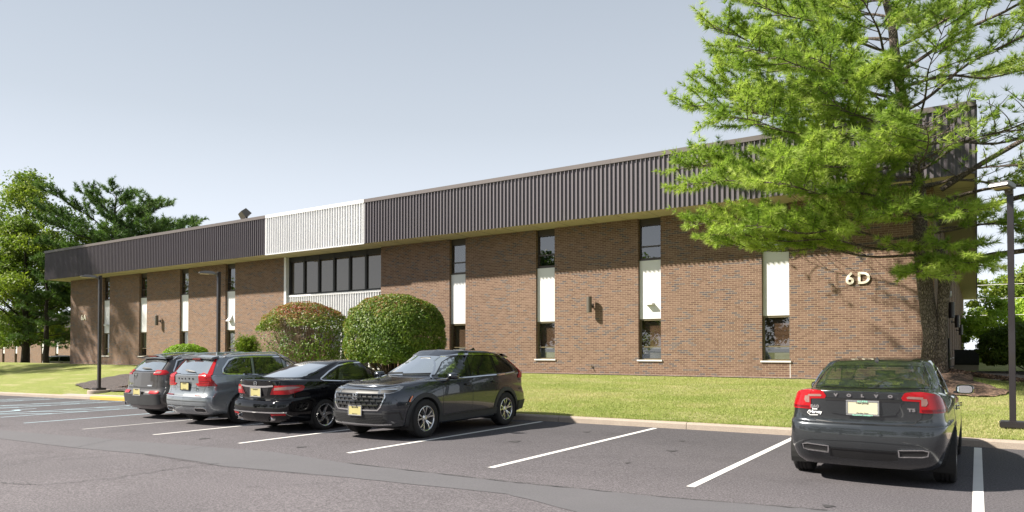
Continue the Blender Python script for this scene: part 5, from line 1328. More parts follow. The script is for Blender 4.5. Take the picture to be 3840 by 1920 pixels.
    c.strip('rear_bumper_cladding', [(18, .43), (74, .42)], .20, ('CB', -.35, .3), M['cladding'], .014, .014); c.strip('rear_bumper_cladding', [(18, .43), (74, .42)], .20, ('CB', -.35, -.3), M['cladding'], .014, .014)
    c.seam([(-.66, .93), (-.78, .96)], 'F'); c.seam([(3.42, .93), (3.0, .99), (2.5, 1.06)], 'L', .007); c.seam([(3.42, .93), (3.0, .99), (2.5, 1.06)], 'R', .007)
    c.seam([(40, .84), (52, .74), (60, .66)], ('CF', 3.0, .3), .007); c.seam([(40, .84), (52, .74), (60, .66)], ('CF', 3.0, -.3), .007)
    plate(c, .545, 'F', M['plate_y'], M['alloy'], .01)
    b = MB(); b.box(1.62, 1.66, -.13, .13, 1.42, 1.50); b.build('rear_view_mirror', M['black'], c.root)
    b = MB(); b.box(2.12, 2.135, .44, .50, 1.165, 1.20); b.build('inspection_sticker', M['text_white'], c.root)
    b = MB(); b.add([(-.05, -.03, 1.64), (-.05, .03, 1.64), (.15, .02, 1.655), (.15, -.02, 1.655), (-.03, -.006, 1.705), (-.03, .006, 1.705)], [(0, 1, 5, 4), (1, 2, 5), (2, 3, 4, 5), (3, 0, 4)]); b.build('roof_antenna', c.pm, c.root, bevel=.004)
    b = MB(); b.add([(-.60, -.56, 1.50), (-.60, .56, 1.50), (-.30, .60, 1.575), (-.30, -.60, 1.575), (-.55, -.56, 1.475), (-.55, .56, 1.475), (-.32, .60, 1.50), (-.32, -.60, 1.50)], [(0, 1, 2, 3), (0, 4, 5, 1), (1, 5, 6, 2), (0, 3, 7, 4), (4, 7, 6, 5)]); b.build('roof_spoiler', c.pm, c.root, bevel=.01)
    c.strip('wiper', [(-.62, 1.17), (-.05, 1.19)], .02, 'F', M['black'], .02, .015); c.strip('wiper', [(.0, 1.165), (.55, 1.18)], .02, 'F', M['black'], .02, .015)
    interior_suv(c); mirror(c, 1.98, 1.14, .86, c.pm)
    wheels(c, .365, .235, .235, 5, 'pairs', .932)
    c.finish(M['cladding'], .085)
    return c
def place(sx1, sy1, x_off, y=None):
    return P(sx1, sy1)
cars = [
 saloon_slate((-1.14, 10.15, 0), R(90), 'dark slate saloon parked alone at the right, rear towards the viewer'),
 suv_graphite((-9.55, 12.93, zlot(-9.55)), R(-90), 'graphite black SUV parked nose out with ten spoke wheels, chrome framed grille facing the viewer'),
 saloon_black((-12.30, 10.26, zlot(-12.36)), R(90), 'glossy black saloon with chrome boot strip between two SUVs'),
 suv_steel((-15.05, 10.27, zlot(-15.35)), R(90), 'steel grey SUV with tall red tail lamps beside the rear window'),
 suv_granite((-17.72, 10.75, zlot(-17.85)), R(90), 'dull granite grey off roader with black lower bumper, leftmost of the parked row')]
# ------------------------------------------------------------------ vegetation
def leaf_mat(name, stops, trans=0.35, rough=0.55, sc=1.2):
    m = bpy.data.materials.new(name); m.use_nodes = True; t = m.node_tree; N = t.nodes; K = t.links; N.clear()
    out = N.new('ShaderNodeOutputMaterial'); at = N.new('ShaderNodeAttribute'); at.attribute_name = 'shade'
    g = N.new('ShaderNodeNewGeometry')
    f = nodes_math(t, 'ADD', at.outputs['Fac'], nodes_math(t, 'MULTIPLY', nodes_math(t, 'SUBTRACT', noise(t, g.outputs['Position'], sc, 3), 0.5), 0.5))
    c = ramp(t, f, stops)
    p = N.new('ShaderNodeBsdfPrincipled'); K.new(c, p.inputs['Base Color']); sset(p, Roughness=rough); p.inputs['Specular IOR Level'].default_value = 0.3
    tr = N.new('ShaderNodeBsdfTranslucent'); K.new(mixc(t, 1.0, c, (1.1, 1.25, 0.7), 'MULTIPLY'), tr.inputs[0])
    mx = N.new('ShaderNodeMixShader'); mx.inputs[0].default_value = trans; K.new(p.outputs[0], mx.inputs[1]); K.new(tr.outputs[0], mx.inputs[2]); K.new(mx.outputs[0], out.inputs[0])
    return m
def bark_mat(name, c0, c1, sc=17):
    m, t, b = newmat(name); K = t.links; g = t.nodes.new('ShaderNodeNewGeometry'); P_ = mapping(t, g.outputs['Position'], (1, 1, 0.28))
    vo = t.nodes.new('ShaderNodeTexVoronoi'); vo.feature = 'DISTANCE_TO_EDGE'; vo.inputs['Scale'].default_value = sc * 2.2
    K.new(P_, vo.inputs['Vector']); n = noise(t, P_, sc, 6, 0.7)
    h = nodes_math(t, 'MULTIPLY', nodes_math(t, 'MINIMUM', nodes_math(t, 'MULTIPLY', vo.outputs['Distance'], 4.0), 1.0), n)
    K.new(ramp(t, h, [(0.05, c0), (0.6, c1)]), b.inputs['Base Color']); sset(b, Roughness=0.95); bump(t, h, b, 1.0, 0.05); return m
M['needles'] = leaf_mat('pine_needles', [(0.0, (0.10, 0.18, 0.035)), (0.45, (0.28, 0.38, 0.075)), (1.0, (0.56, 0.62, 0.18))], 0.48, 0.5)
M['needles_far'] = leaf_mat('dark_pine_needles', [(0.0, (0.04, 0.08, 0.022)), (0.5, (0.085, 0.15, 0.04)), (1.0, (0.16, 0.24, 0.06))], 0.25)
M['leaves'] = leaf_mat('broad_leaves', [(0.0, (0.08, 0.13, 0.02)), (0.5, (0.16, 0.23, 0.03)), (1.0, (0.30, 0.34, 0.05))], 0.35)
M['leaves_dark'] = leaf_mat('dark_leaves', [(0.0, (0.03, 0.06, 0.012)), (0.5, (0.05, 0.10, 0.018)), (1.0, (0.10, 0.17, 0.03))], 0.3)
M['leaves_bright'] = leaf_mat('bright_leaves', [(0.0, (0.14, 0.24, 0.02)), (0.5, (0.24, 0.36, 0.03)), (1.0, (0.36, 0.46, 0.06))], 0.4)
M['hedge'] = leaf_mat('hedge_leaves', [(0.0, (0.05, 0.10, 0.015)), (0.35, (0.12, 0.19, 0.025)), (0.6, (0.20, 0.24, 0.04)), (0.8, (0.26, 0.16, 0.06)), (1.0, (0.32, 0.09, 0.055))], 0.3, 0.5, 2.2)
M['bark'] = bark_mat('pine_bark', (0.06, 0.046, 0.040), (0.33, 0.265, 0.225)); M['bark_dark'] = bark_mat('dark_bark', (0.02, 0.016, 0.013), (0.10, 0.08, 0.06)); M['twig'] = pm('twig', (0.10, 0.065, 0.045), 0.9, 0, .3, 5); M['twig_pale'] = pm('pale_twig', (0.26, 0.19, 0.14), 0.9, 0, .3, 5)

def rot_frames(D):
    D = D / np.linalg.norm(D, axis=1, keepdims=True)
    ref = np.where(np.abs(D[:, 2:3]) > .9, np.array([[1., 0, 0]]), np.array([[0, 0, 1.]]))
    A = np.cross(D, ref); A /= np.linalg.norm(A, axis=1, keepdims=True); B = np.cross(D, A); return D, A, B
def needle_mesh(C, D, n, ln, wd, spread=1.15, rng=RNG, shade=None):
    """n thin triangles per tuft, fanning round direction D"""
    C = np.repeat(C, n, 0); Dn, A, B = rot_frames(D); Dn, A, B = [np.repeat(q, n, 0) for q in (Dn, A, B)]
    K_ = len(C); th = rng.uniform(.15, spread, K_)[:, None]; ph = rng.uniform(0, 2 * np.pi, K_)[:, None]
    V = Dn * np.cos(th) + (A * np.cos(ph) + B * np.sin(ph)) * np.sin(th)
    V[:, 2] -= 0.10; V /= np.linalg.norm(V, axis=1, keepdims=True)
    W = np.cross(V, rng.normal(size=(K_, 3))); W /= np.linalg.norm(W, axis=1, keepdims=True)
    l = ln * rng.uniform(.7, 1.15, K_)[:, None]
    P0 = C + W * wd / 2; P1 = C - W * wd / 2; P2 = C + V * l
    Vt = np.stack([P0, P1, P2], 1).reshape(-1, 3); F = np.arange(len(Vt)).reshape(-1, 3)
    sh = np.repeat(shade, n) if shade is not None else rng.uniform(.2, .8, K_)
    return Vt, F, np.clip(sh + rng.uniform(-.15, .15, K_), 0, 1)
def leaf_mesh(C, Nn, size, rng=RNG, jit=0.8, shade=None):
    K_ = len(C); Nv = Nn + rng.normal(size=(K_, 3)) * jit; Dn, A, B = rot_frames(Nv)
    ph = rng.uniform(0, 2 * np.pi, K_)[:, None]; U = A * np.cos(ph) + B * np.sin(ph); W = -A * np.sin(ph) + B * np.cos(ph)
    s_ = size * rng.uniform(.6, 1.3, K_)[:, None]
    P = np.stack([C - U * s_, C + W * s_ * .5 + Dn * s_ * .12, C + U * s_, C - W * s_ * .5 + Dn * s_ * .12], 1).reshape(-1, 3)
    return P, np.arange(len(P)).reshape(-1, 4), (rng.uniform(0.1, .9, K_) if shade is None else np.clip(shade + rng.uniform(-.2, .2, K_), 0, 1))

def pine(loc, H, zc, Rmax, nbr, label, name='pine_tree', nl=.15, nw=.013, nn=22, mat='needles', bark='bark', lean=(0, 0), r0=.25, seed=3, dens=1.0, low=None, spacing=.12, trunk2=False, profile=None, group=None, bare=(), drop=None):
    rg = random.Random(seed); rng = np.random.default_rng(seed)
    t = empty(name, loc); tag(t, label, 'tree', group)
    tk = MB(); pts = []; rad = []
    for i in range(13):
        f = i / 12; z = f * H; pts.append((lean[0] * f * f + .07 * math.sin(i * 1.7), lean[1] * f * f + .06 * math.cos(i * 2.1), z - .15)); rad.append(r0 * (1 - f) ** .8 + .03 + (.09 if i == 0 else 0) * r0 / .25)
    def tp(z):
        f = min(1, max(0, z / H)); return Vector((lean[0] * f * f, lean[1] * f * f, z))
    tk.tube(pts, rad, 14)
    if trunk2:
        tk.tube([(.26, -.05, -.1), (.27, -.05, 1.0), (.31, -.04, 1.9), (.36, .0, 2.5), (.30, .0, 3.1), (.12, .02, 3.6)], [.17, .13, .125, .155, .14, .10], 12)
    tk.build('trunk', M[bark], t, smooth=True)
    C = []; D = []; S = []; br = MB()
    def tuft(p, d, s_): C.append(p); D.append(d); S.append(s_)
    ga = 2.39996
    lst = []
    for i in range(nbr):
        f = (i + .5) / nbr; z = lerp(zc, H * .98, f ** 1.05); az = i * ga + rg.uniform(-.35, .35)
        ln = Rmax * (profile(f) if profile else (1 - f) ** .6 * .95 + .08) * rg.uniform(.78, 1.1); lst.append((z, az, ln, None))
    if low: lst += low
    for (z, az, ln, el) in lst:
        f = z / H; e0 = el if el is not None else lerp(.06, .7, max(0, (z - zc) / (H - zc)) ** 1.2) + rg.uniform(-.08, .12)
        o = tp(z); hd = Vector((math.cos(az), math.sin(az), 0)); n = max(5, int(ln / .35)); path = [o]; p = o.copy(); e = e0
        for k in range(n):
            e_ = e0 + .16 * math.sin(k * .9 + az) - .10 * (k / n) + .28 * max(0, k / n - .7); hd2 = Matrix.Rotation(.12 * math.sin(k * .7 + z * 3), 3, 'Z') @ hd
            p = p + (hd2 * math.cos(e_) + Vector((0, 0, math.sin(e_)))) * ln / n; path.append(p.copy())
        br.tube(path, [max(.008, (r0 * .26) * (ln / Rmax) ** .8 * (1 - k / (n + .5))) for k in range(n + 1)], 6, False)
        m_ = max(6, int(ln / .26 * dens))
        for k in range(m_):
            u = lerp(.20, 1.0, k / m_) ** .85; q = u * n; i0 = min(n - 1, int(q)); a = path[i0].lerp(path[i0 + 1], q - i0); dr = (path[i0 + 1] - path[i0]).normalized()
            sd = 1 if k % 2 else -1; sl_ = min(1.7, ln * .32) * (1.15 - u) ** .6 * rg.uniform(.6, 1.15) + .15
            dirn = (Matrix.Rotation(sd * rg.uniform(.5, 1.15), 3, 'Z') @ dr); dirn.z += rg.uniform(-.10, .32); dirn.normalize()
            ns = max(2, int(sl_ / .22)); sp = [a]; q2 = a.copy(); dd = dirn.copy()
            for j in range(ns):
                dd = (dd + Vector((rg.uniform(-.2, .2), rg.uniform(-.2, .2), rg.uniform(-.06, .14)))).normalized(); q2 = q2 + dd * sl_ / ns; sp.append(q2.copy())
            br.tube(sp, [.014 * (1 - .7 * j / ns) * r0 / .25 + .004 for j in range(ns + 1)], 4, False)
            tone = rg.uniform(.2, .8)
            nt_ = max(2, int(sl_ / spacing))
            for j in range(nt_ + 1):
                v = lerp(.25, 1, j / nt_); w_ = v * ns; j0 = min(ns - 1, int(w_)); b_ = sp[j0].lerp(sp[j0 + 1], w_ - j0); d_ = (sp[j0 + 1] - sp[j0]).normalized()
                tuft(b_, d_, tone)
                if rg.random() < .8:
                    sd2 = rg.choice((-1, 1)); dq = Matrix.Rotation(sd2 * rg.uniform(.5, 1.1), 3, 'Z') @ d_; dq.z += rg.uniform(-.1, .4); tl = rg.uniform(.12, .34)
                    for s_ in (.5, 1.0): tuft(b_ + dq * tl * s_, dq, tone)
        for _ in range(4): tuft(path[-1], (path[-1] - path[-2]).normalized() + Vector((rg.uniform(-.3, .3),) * 3), .6)
    for path in bare: br.tube([Vector(q) for q in path], [.075 - .045 * k / len(path) for k in range(len(path))], 8, False)
    br.build('branches', M[bark], t, smooth=True)
    C = np.array([tuple(c) for c in C]); D = np.array([tuple(d) for d in D]); S = np.array(S)
    if drop is not None:
        k = drop(C + np.array(loc)); C, D, S = C[~k], D[~k], S[~k]
    V, F, sh = needle_mesh(C, D, nn, nl, nw, rng=rng, shade=S)
    mesh_np('crown', V, F, M[mat], t, False, sh)
    return t, len(C)

def broad_tree(loc, H, zc, rx, ry, n, leaf, label, mat='leaves', seed=1, nclump=60, r0=.28, group=None, name='broadleaf_tree', cr=None):
    rg = random.Random(seed); rng = np.random.default_rng(seed)
    t = empty(name, loc); tag(t, label, 'tree', group); tk = MB()
    tk.tube([(0, 0, -.3), (.05, .03, zc * .5), (0, .1, zc), (.1, 0, lerp(zc, H, .5)), (0, 0, H * .9)], [r0 * 1.2, r0, r0 * .85, r0 * .5, .05], 10)
    tk.build('trunk', M['bark_dark'], t, smooth=True)
    br = MB(); cl = []
    for i in range(nclump):
        f = rg.random(); z = lerp(zc, H, f); wz = math.sin(math.pi * min(1, (f * .86 + .14))) ** .6; a = rg.uniform(0, 6.283); r_ = rg.random() ** .45 * wz
        c = Vector((rx * r_ * math.cos(a), ry * r_ * math.sin(a), z)); cl.append((c, (cr or rx * .24) * rg.uniform(.55, 1.25)))
        if i % 2 == 0:
            b0 = Vector((0, 0, max(zc * .8, z - rx * r_ * .7))); br.tube([b0, b0.lerp(c, .5) + Vector((0, 0, .2)), c], [r0 * .28, r0 * .14, .02], 5, False)
    br.build('branches', M['bark_dark'], t, smooth=True)
    per = n // nclump; Cs = []; Ns = []; Sh = []
    for c, r_ in cl:
        d = rng.normal(size=(per, 3)); d /= np.linalg.norm(d, axis=1, keepdims=True); rr = r_ * (rng.uniform(0.25, 1.0, (per, 1)) ** .5) * (1 + .3 * np.sin(d[:, :1] * 5 + c.x) * np.cos(d[:, 1:2] * 6))
        Cs.append(np.array(c) + d * rr * np.array([1.1, 1.1, .75])); Ns.append(d + np.array([0, 0, .5])); Sh.append(np.full(per, rg.uniform(.15, .85)))
    V, F, sh = leaf_mesh(np.concatenate(Cs), np.concatenate(Ns), leaf, rng, 0.9, np.concatenate(Sh))
    mesh_np('crown', V, F, M[mat], t, False, sh)
    return t

def dome_bush(loc, rx, ry, h, n, leaf, label, mat='hedge', seed=5, zbot=.35, name='clipped_hedge', twigs=70, holes=None, red=None, ex=2.4, inner=.25, clumps=0, cat='hedge'):
    rg = random.Random(seed); rng = np.random.default_rng(seed)
    t = empty(name, loc); tag(t, label, cat)
    d = rng.normal(size=(n * 2, 3)); d /= np.linalg.norm(d, axis=1, keepdims=True); d = d[d[:, 2] > -.55][:n]
    e = 2 / ex; sg = np.sign(d); q = sg * np.abs(d) ** e
    q /= (np.sum(np.abs(q) ** ex, 1, keepdims=True)) ** (1 / ex)
    dep = 1 - np.abs(rng.normal(size=(len(d), 1))) * .07 - (rng.random((len(d), 1)) < inner) * rng.uniform(0, .5, (len(d), 1))
    lump = 1 + .025 * np.sin(d[:, :1] * 9 + 1) * np.sin(d[:, 1:2] * 8) + .02 * np.sin(d[:, 2:] * 15 + d[:, :1] * 11)
    P_ = q * dep * lump * np.array([rx, ry, h - zbot - (h - zbot) * .42]) + np.array([0, 0, zbot + (h - zbot) * .42])
    low = P_[:, 2] < zbot + .1 * np.sin(P_[:, 0] * 5); P_ = P_[~low]; d = d[~low]
    f = (P_[:, 2] / h); sh = .22 + .12 * rng.random(len(P_)) + .1 * np.sin(P_[:, 0] * 2.3) * np.sin(P_[:, 2] * 3)
    if red: sh = sh + red(P_, rng)
    if holes is not None:
        k = holes(P_, rng); P_, d, sh = P_[k], d[k], sh[k]
    V, F, s2 = leaf_mesh(P_, d + np.array([0, 0, .35]), leaf, rng, .6, sh)
    mesh_np('foliage', V, F, M[mat], t, False, s2)
    tw = MB()
    for i in range(twigs):
        a = rg.uniform(0, 6.283); r_ = rg.random() ** .5; b0 = Vector((rx * .28 * math.cos(a) * r_, ry * .28 * math.sin(a) * r_, 0)); a2 = a + rg.uniform(-.5, .5)
        zt = lerp(h * .95, h * .35, r_ ** 2) ; top = Vector((rx * .93 * r_ * math.cos(a2), ry * .93 * r_ * math.sin(a2), zt)); mid = b0.lerp(top, .5) + Vector((rg.uniform(-.1, .1), rg.uniform(-.1, .1), .12))
        tw.tube([b0, mid, top], [.028, .018, .006], 5, False)
        for _ in range(5):
            u = rg.uniform(.3, .95); p = b0.lerp(top, u) ; dv = Vector((rg.uniform(-1, 1) * rx * .22, rg.uniform(-1, 1) * ry * .22, rg.uniform(-.1, .5))); tw.tube([p, p + dv * .5 + Vector((0, 0, .05)), p + dv], [.010, .007, .003], 4, False)
    tw.build('stems', M['twig_pale'] if holes is not None else M['twig'], t, smooth=True)
    return t

# the large pine at the right
TX, TY = -1.05, 21.5
def keep_clear(P_):          # foliage and its shadow kept off the wall and out of the lower right view
    t_ = 24.3 - P_[:, 1]; zw = P_[:, 2] - 1.38 * t_; xw = P_[:, 0] + 1.22 * t_
    thin_ = (zw > .7) & (zw < 4.9) & (xw < -1.3) & (RNG.random(len(P_)) < .9)  # crown thinned where its shadow would fall on the brick
    gap = (P_[:, 0] > -.9) & (P_[:, 0] < 1.3) & (P_[:, 2] > 5.0) & (P_[:, 2] < 8.2) & (RNG.random(len(P_)) < .8)
    return ((P_[:, 0] < -1.7) & (P_[:, 2] < 4.3)) | gap | thin_ | (P_[:, 1] > 24.0) & (P_[:, 2] < 6.4) & (P_[:, 0] < -.9) | ((P_[:, 1] > 22.7) & (P_[:, 2] < 8.6) & (P_[:, 2] > 6.2) & (P_[:, 0] < .1) ) | (P_[:, 1] > 23.2) & (P_[:, 2] < 6.5) & (P_[:, 0] < -3)
PI = math.pi
low = [(3.2, R(200), 5.6, .13), (3.4, R(212), 6.0, .12), (3.7, R(226), 5.6, .06), (4.2, R(205), 6.4, .05), (4.6, R(236), 5.8, .05), (5.1, R(216), 6.6, .05), (5.6, R(200), 6.6, .10), (6.0, R(228), 6.2, .12), (6.6, R(212), 6.3, .16),
       (7.2, R(200), 6.0, .22), (7.4, R(236), 6.0, .15), (8.0, R(218), 5.8, .25), (5.3, R(245), 5.8, .0), (6.9, R(252), 5.4, .1), (3.6, R(252), 1.8, -.12), (3.2, R(275), 2.4, -.30), (3.4, R(300), 2.2, -.38), (3.3, R(272), 1.8, -.42), (3.6, R(296), 2.8, -.25), (4.6, R(240), 3.2, .05), (4.2, R(262), 3.4, -.05), (4.4, R(290), 3.6, -.14), (3.2, R(310), 2.6, -.25), (3.8, R(330), 4.0, -.06), (4.6, R(345), 5.0, .03), (5.0, R(318), 5.0, .0), (3.9, R(355), 4.4, -.08), (5.6, R(268), 4.6, -.05)]
pt, ncl = pine((TX, TY, hlawn(TX, TY) - .05), 14.5, 4.4, 6.1, 46, 'tall two stemmed white pine in bark mulch beside the right corner of the building', nl=.19, nw=.017, nn=22, lean=(-1.9, -.3), r0=.18, seed=11, low=[(z, a, l_ * .94, e) for z, a, l_, e in low], trunk2=True, dens=.98, profile=lambda f: .98 if f < .45 else 1.6 - 1.35 * f, drop=keep_clear,
   bare=[[(.3, 0, 4.9), (1.2, -.3, 5.4), (2.4, -.5, 6.0), (3.6, -.6, 6.3), (5.0, -.6, 6.5)], [(.2, 0, 4.0), (1.6, -.2, 4.4), (3.2, -.4, 4.7), (5.2, -.5, 5.0)], [(.1, .1, 2.9), (1.4, -.2, 3.1), (3.0, -.4, 3.2), (5.0, -.6, 3.1)]])
print('pine tufts', ncl)
pine((5.6, 27.5, .3), 12.5, 3.2, 5.0, 40, 'second white pine standing behind the lamp post at the right edge', nl=.19, nw=.018, nn=18, lean=(.4, 0), r0=.2, seed=23, dens=.9)
# pines beyond the left end of the building
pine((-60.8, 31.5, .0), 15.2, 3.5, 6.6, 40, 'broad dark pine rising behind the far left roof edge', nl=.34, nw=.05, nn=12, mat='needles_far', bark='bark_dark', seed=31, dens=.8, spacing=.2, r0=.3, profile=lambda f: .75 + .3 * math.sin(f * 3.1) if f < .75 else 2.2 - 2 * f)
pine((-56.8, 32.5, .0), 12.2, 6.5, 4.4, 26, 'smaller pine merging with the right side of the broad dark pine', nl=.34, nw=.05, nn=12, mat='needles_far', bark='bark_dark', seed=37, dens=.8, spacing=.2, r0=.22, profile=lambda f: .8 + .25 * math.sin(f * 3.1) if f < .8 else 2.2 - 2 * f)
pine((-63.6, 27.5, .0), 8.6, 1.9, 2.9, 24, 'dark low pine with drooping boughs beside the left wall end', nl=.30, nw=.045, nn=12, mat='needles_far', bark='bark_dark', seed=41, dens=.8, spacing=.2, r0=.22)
broad_tree((-67.0, 27.3, .2), 12.0, 2.2, 4.0, 3.6, 28000, .12, 'smaller leafy maple with low boughs in front of the tall one at far left', 'leaves', 51, 60, .28)
broad_tree((-72.3, 29.5, -.5), 17.7, 3.0, 5.8, 5.6, 40000, .14, 'tall yellow green maple filling the left edge of the photo', 'leaves', 52, 90, .36)
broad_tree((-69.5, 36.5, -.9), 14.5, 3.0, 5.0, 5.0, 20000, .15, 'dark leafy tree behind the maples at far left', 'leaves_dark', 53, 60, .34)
broad_tree((-58.5, 16.3, .1), 18.5, 5.0, 4.8, 4.4, 15000, .14, 'tall maple just outside the left edge, throwing shade on the end wall', 'leaves', 54, 70, .34)
# hedges by the entrance
def redtop(P_, rng): return .42 * np.clip((P_[:, 2] - 2.0) / 1.1, 0, 1) * (rng.random(len(P_)) < .45) + .32 * np.clip(.3 - P_[:, 0] / 2.2, 0, 1) * (rng.random(len(P_)) < .35)
hx = at_y(1481, 1400, 21.6)
dome_bush((hx.x, 21.6, hlawn(hx.x, 21.6)), 2.14, 1.75, 3.38, 46000, .052, 'large round domed hedge, dense and reddish on top, right of the entrance', red=redtop, seed=5)
hx2 = at_y(1140, 1400, 21.3)
def thin(P_, rng):
    x, z = P_[:, 0], P_[:, 2]; top = z > 2.5 - .26 * np.abs(x) + .12 * np.sin(x * 5)
    low_ = (z < 1.75 + .25 * np.sin(x * 3 + 1)) & (x > -1.3) & (x > -.6) & (rng.random(len(P_)) < .34)
    left = (x < -1.1) & (rng.random(len(P_)) < .05)
    return (top & (rng.random(len(P_)) < .95)) | low_ | left | (rng.random(len(P_)) < .015)
dome_bush((hx2.x, 21.3, hlawn(hx2.x, 21.3)), 2.4, 1.7, 3.30, 32000, .052, 'patchy domed hedge with bare twigs showing, left of the round hedge', red=lambda P_, r: .62 * np.clip((P_[:, 2] - 1.9) / .9, 0, 1) * (r.random(len(P_)) < .7), seed=6, holes=thin, twigs=230, ex=2.2)
h3 = at_y(697, 1400, 20.5)
dome_bush((h3.x, 20.5, hlawn(h3.x, 20.5)), 1.18, 1.0, 1.55, 12000, .05, 'low clipped green shrub behind the two leftmost cars', 'leaves_bright', seed=8, twigs=20, zbot=.1, cat='shrub', name='clipped_shrub')
h4 = at_y(925, 1400, 20.8)
pine((h4.x, 20.8, hlawn(h4.x, 20.8)), 1.5, .15, .75, 46, 'small feathery green conifer shrub left of the patchy hedge', 'conifer_shrub', nl=.10, nw=.02, nn=14, mat='leaves', bark='twig', seed=61, dens=1.2, r0=.05, spacing=.07)
# right background
def redtop2(P_, rng): return .5 * np.clip((P_[:, 2] - 1.7) / .6, 0, 1) * (rng.random(len(P_)) < .45)
dome_bush((2.35, 31.6, .70), 2.35, 2.0, 2.0, 26000, .06, 'large dark rounded hedge in mulch right of the black utility cabinet', 'hedge', seed=9, zbot=.25, red=redtop2, twigs=60)
dome_bush((6.2, 36.0, .6), 3.0, 2.2, 3.6, 16000, .08, 'tall dark hedge behind the lamp post at the right', 'leaves_dark', seed=10, zbot=.2, twigs=30)
broad_tree((.9, 66.0, .3), 5.2, .3, 2.6, 3.4, 14000, .12, 'bright green overgrown shrub at the far end of the side wall', 'leaves_bright', 71, 46, .12)
broad_tree((9, 100.0, 0), 9.0, 1.6, 6.0, 5.0, 13000, .22, 'bright rounded tree in the distance right of the building', 'leaves_bright', 72, 46, .3)
broad_tree((-3, 128.0, 0), 13.5, 3.0, 6.0, 5.0, 9000, .26, 'thin tall tree far behind the side wall', 'leaves', 73, 36, .3)
broad_tree((7, 130.0, 0), 13.8, 3.0, 6.5, 5.0, 12000, .26, 'far tall tree in the gap beside the lamp post', 'leaves', 74, 46, .3)
broad_tree((18, 118.0, 0), 14.5, 3.0, 7.5, 5.0, 12000, .26, 'far leafy tree right of the lamp post', 'leaves', 75, 46, .3)
broad_tree((12.5, 52.0, 0), 11.0, 2.0, 4.6, 4.0, 14000, .14, 'dark tree at the right edge behind the hedges', 'leaves_dark', 76, 50, .3)
# woodland across the road behind the viewer, seen only in glass and paint
protoA = broad_tree((-34, -31, 0), 12.5, 2.4, 5.2, 4.6, 9000, .24, 'tree across the road behind the viewer', 'leaves', 81, 40, .3, 'trees across the road behind the viewer')
protoB = broad_tree((-22, -33, 0), 14.0, 2.8, 5.6, 4.6, 9000, .24, 'tree across the road behind the viewer', 'leaves_dark', 82, 40, .3, 'trees across the road behind the viewer')
for i, (x, y, a) in enumerate(((-47, -30, 1), (-60, -33, 2), (-12, -31, 3), (-1, -34, 4), (10, -31, 5), (22, -33, 2.5), (34, -30, 1.2), (-100, -20, 3))):
    c_ = copy_tree(protoA if i % 2 else protoB); c_.location = (x, y, 0); c_.rotation_euler = (0, 0, a)

# grass blades over the near lawn: nobody could count them
def grass(n, seed=2):
    rng = np.random.default_rng(seed); X = -38 + 44 * rng.beta(3.0, 1.4, n); Y = KY + .2 + 9.7 * rng.beta(.9, 1.3, n)
    near = rng.random(n) < .12; Y[near] = KY + .12 + .12 * rng.random(near.sum())
    ok = ~((X > -31.5) & (X < -15) & (Y < KY + 1.4)); X, Y = X[ok], Y[ok]
    Z = np.array([hlawn(float(a), float(b_)) for a, b_ in zip(X, Y)])
    inb = ((X > -3.0) & (Y > 21.4)) | ((X > -32) & (X < -19) & (Y > 15.3) & (Y < 18.3)) | (Y > 23.9); X, Y, Z = X[~inb], Y[~inb], Z[~inb]
    K_ = len(X); a = rng.uniform(0, 6.283, K_); h = rng.uniform(.018, .042, K_); w_ = rng.uniform(.005, .010, K_)
    P0 = np.stack([X - np.cos(a) * w_, Y - np.sin(a) * w_, Z - .01], 1); P1 = np.stack([X + np.cos(a) * w_, Y + np.sin(a) * w_, Z - .01], 1); P2 = np.stack([X + rng.uniform(-.035, .035, K_), Y + rng.uniform(-.035, .035, K_), Z + h], 1)
    V = np.stack([P0, P1, P2], 1).reshape(-1, 3); pat = .5 + .28 * np.sin(X * .9 + np.sin(Y * 1.3) * 2) * np.cos(Y * .8 + X * .3) + .45 * np.exp(-((Y - 19.3 - .12 * X - .6 * np.sin(X * .8)) / .9) ** 2) * (np.sin(X * .55 + 1) * .5 + .5) + .3 * (np.sin(X * 2.1 + Y) * np.sin(Y * 2.7 - X * .7) > .55)
    o = mesh_np('grass', V, np.arange(len(V)).reshape(-1, 3), M['blades'], None, False, np.clip(pat + rng.uniform(-.25, .25, K_), 0, 1)); tag(o, 'short mown grass blades over the front lawn', 'grass', kind='stuff')
M['blades'] = leaf_mat('grass_blades', [(0.0, (0.20, 0.26, 0.06)), (0.5, (0.29, 0.335, 0.09)), (1.0, (0.50, 0.43, 0.24))], 0.35, .6, .8)
grass(230000)
# mulch chips
def chips(name, n, f, mat, z=.0, label='', sz=.035, seed=4):
    rng = np.random.default_rng(seed); C = np.array([f(rng) for _ in range(n)]); V, F, sh = leaf_mesh(C, np.tile([0, 0, 1.], (n, 1)), sz, rng, .5)
    tag(mesh_np(name, V, F, mat, None, False, sh), label, 'mulch', kind='stuff')
M['chips'] = leaf_mat('bark_chips', [(0.0, (0.03, 0.018, 0.013)), (0.5, (0.11, 0.065, 0.045)), (1.0, (0.27, 0.17, 0.12))], 0.0, .9, 6)
def cf(rng):
    x = rng.uniform(-2.6, 2.3); y = rng.uniform(21.4, 24.0) - .25 * max(0, x) ; return (x, y, hlawn(x, y) + .10 + rng.uniform(0, .02))
chips('bark_chip_scatter', 9000, cf, M['chips'], label='loose bark chips on the mound round the big pine')

def cf2(rng):
    x = rng.uniform(-30.5, -20); y = rng.uniform(15.9, 18.2)
    return (x, y, hlawn(x, y) + .08)
chips('bark_chip_scatter', 7000, cf2, M['chips'], label='loose dark bark chips round the far left lamp post', sz=.045, seed=9)
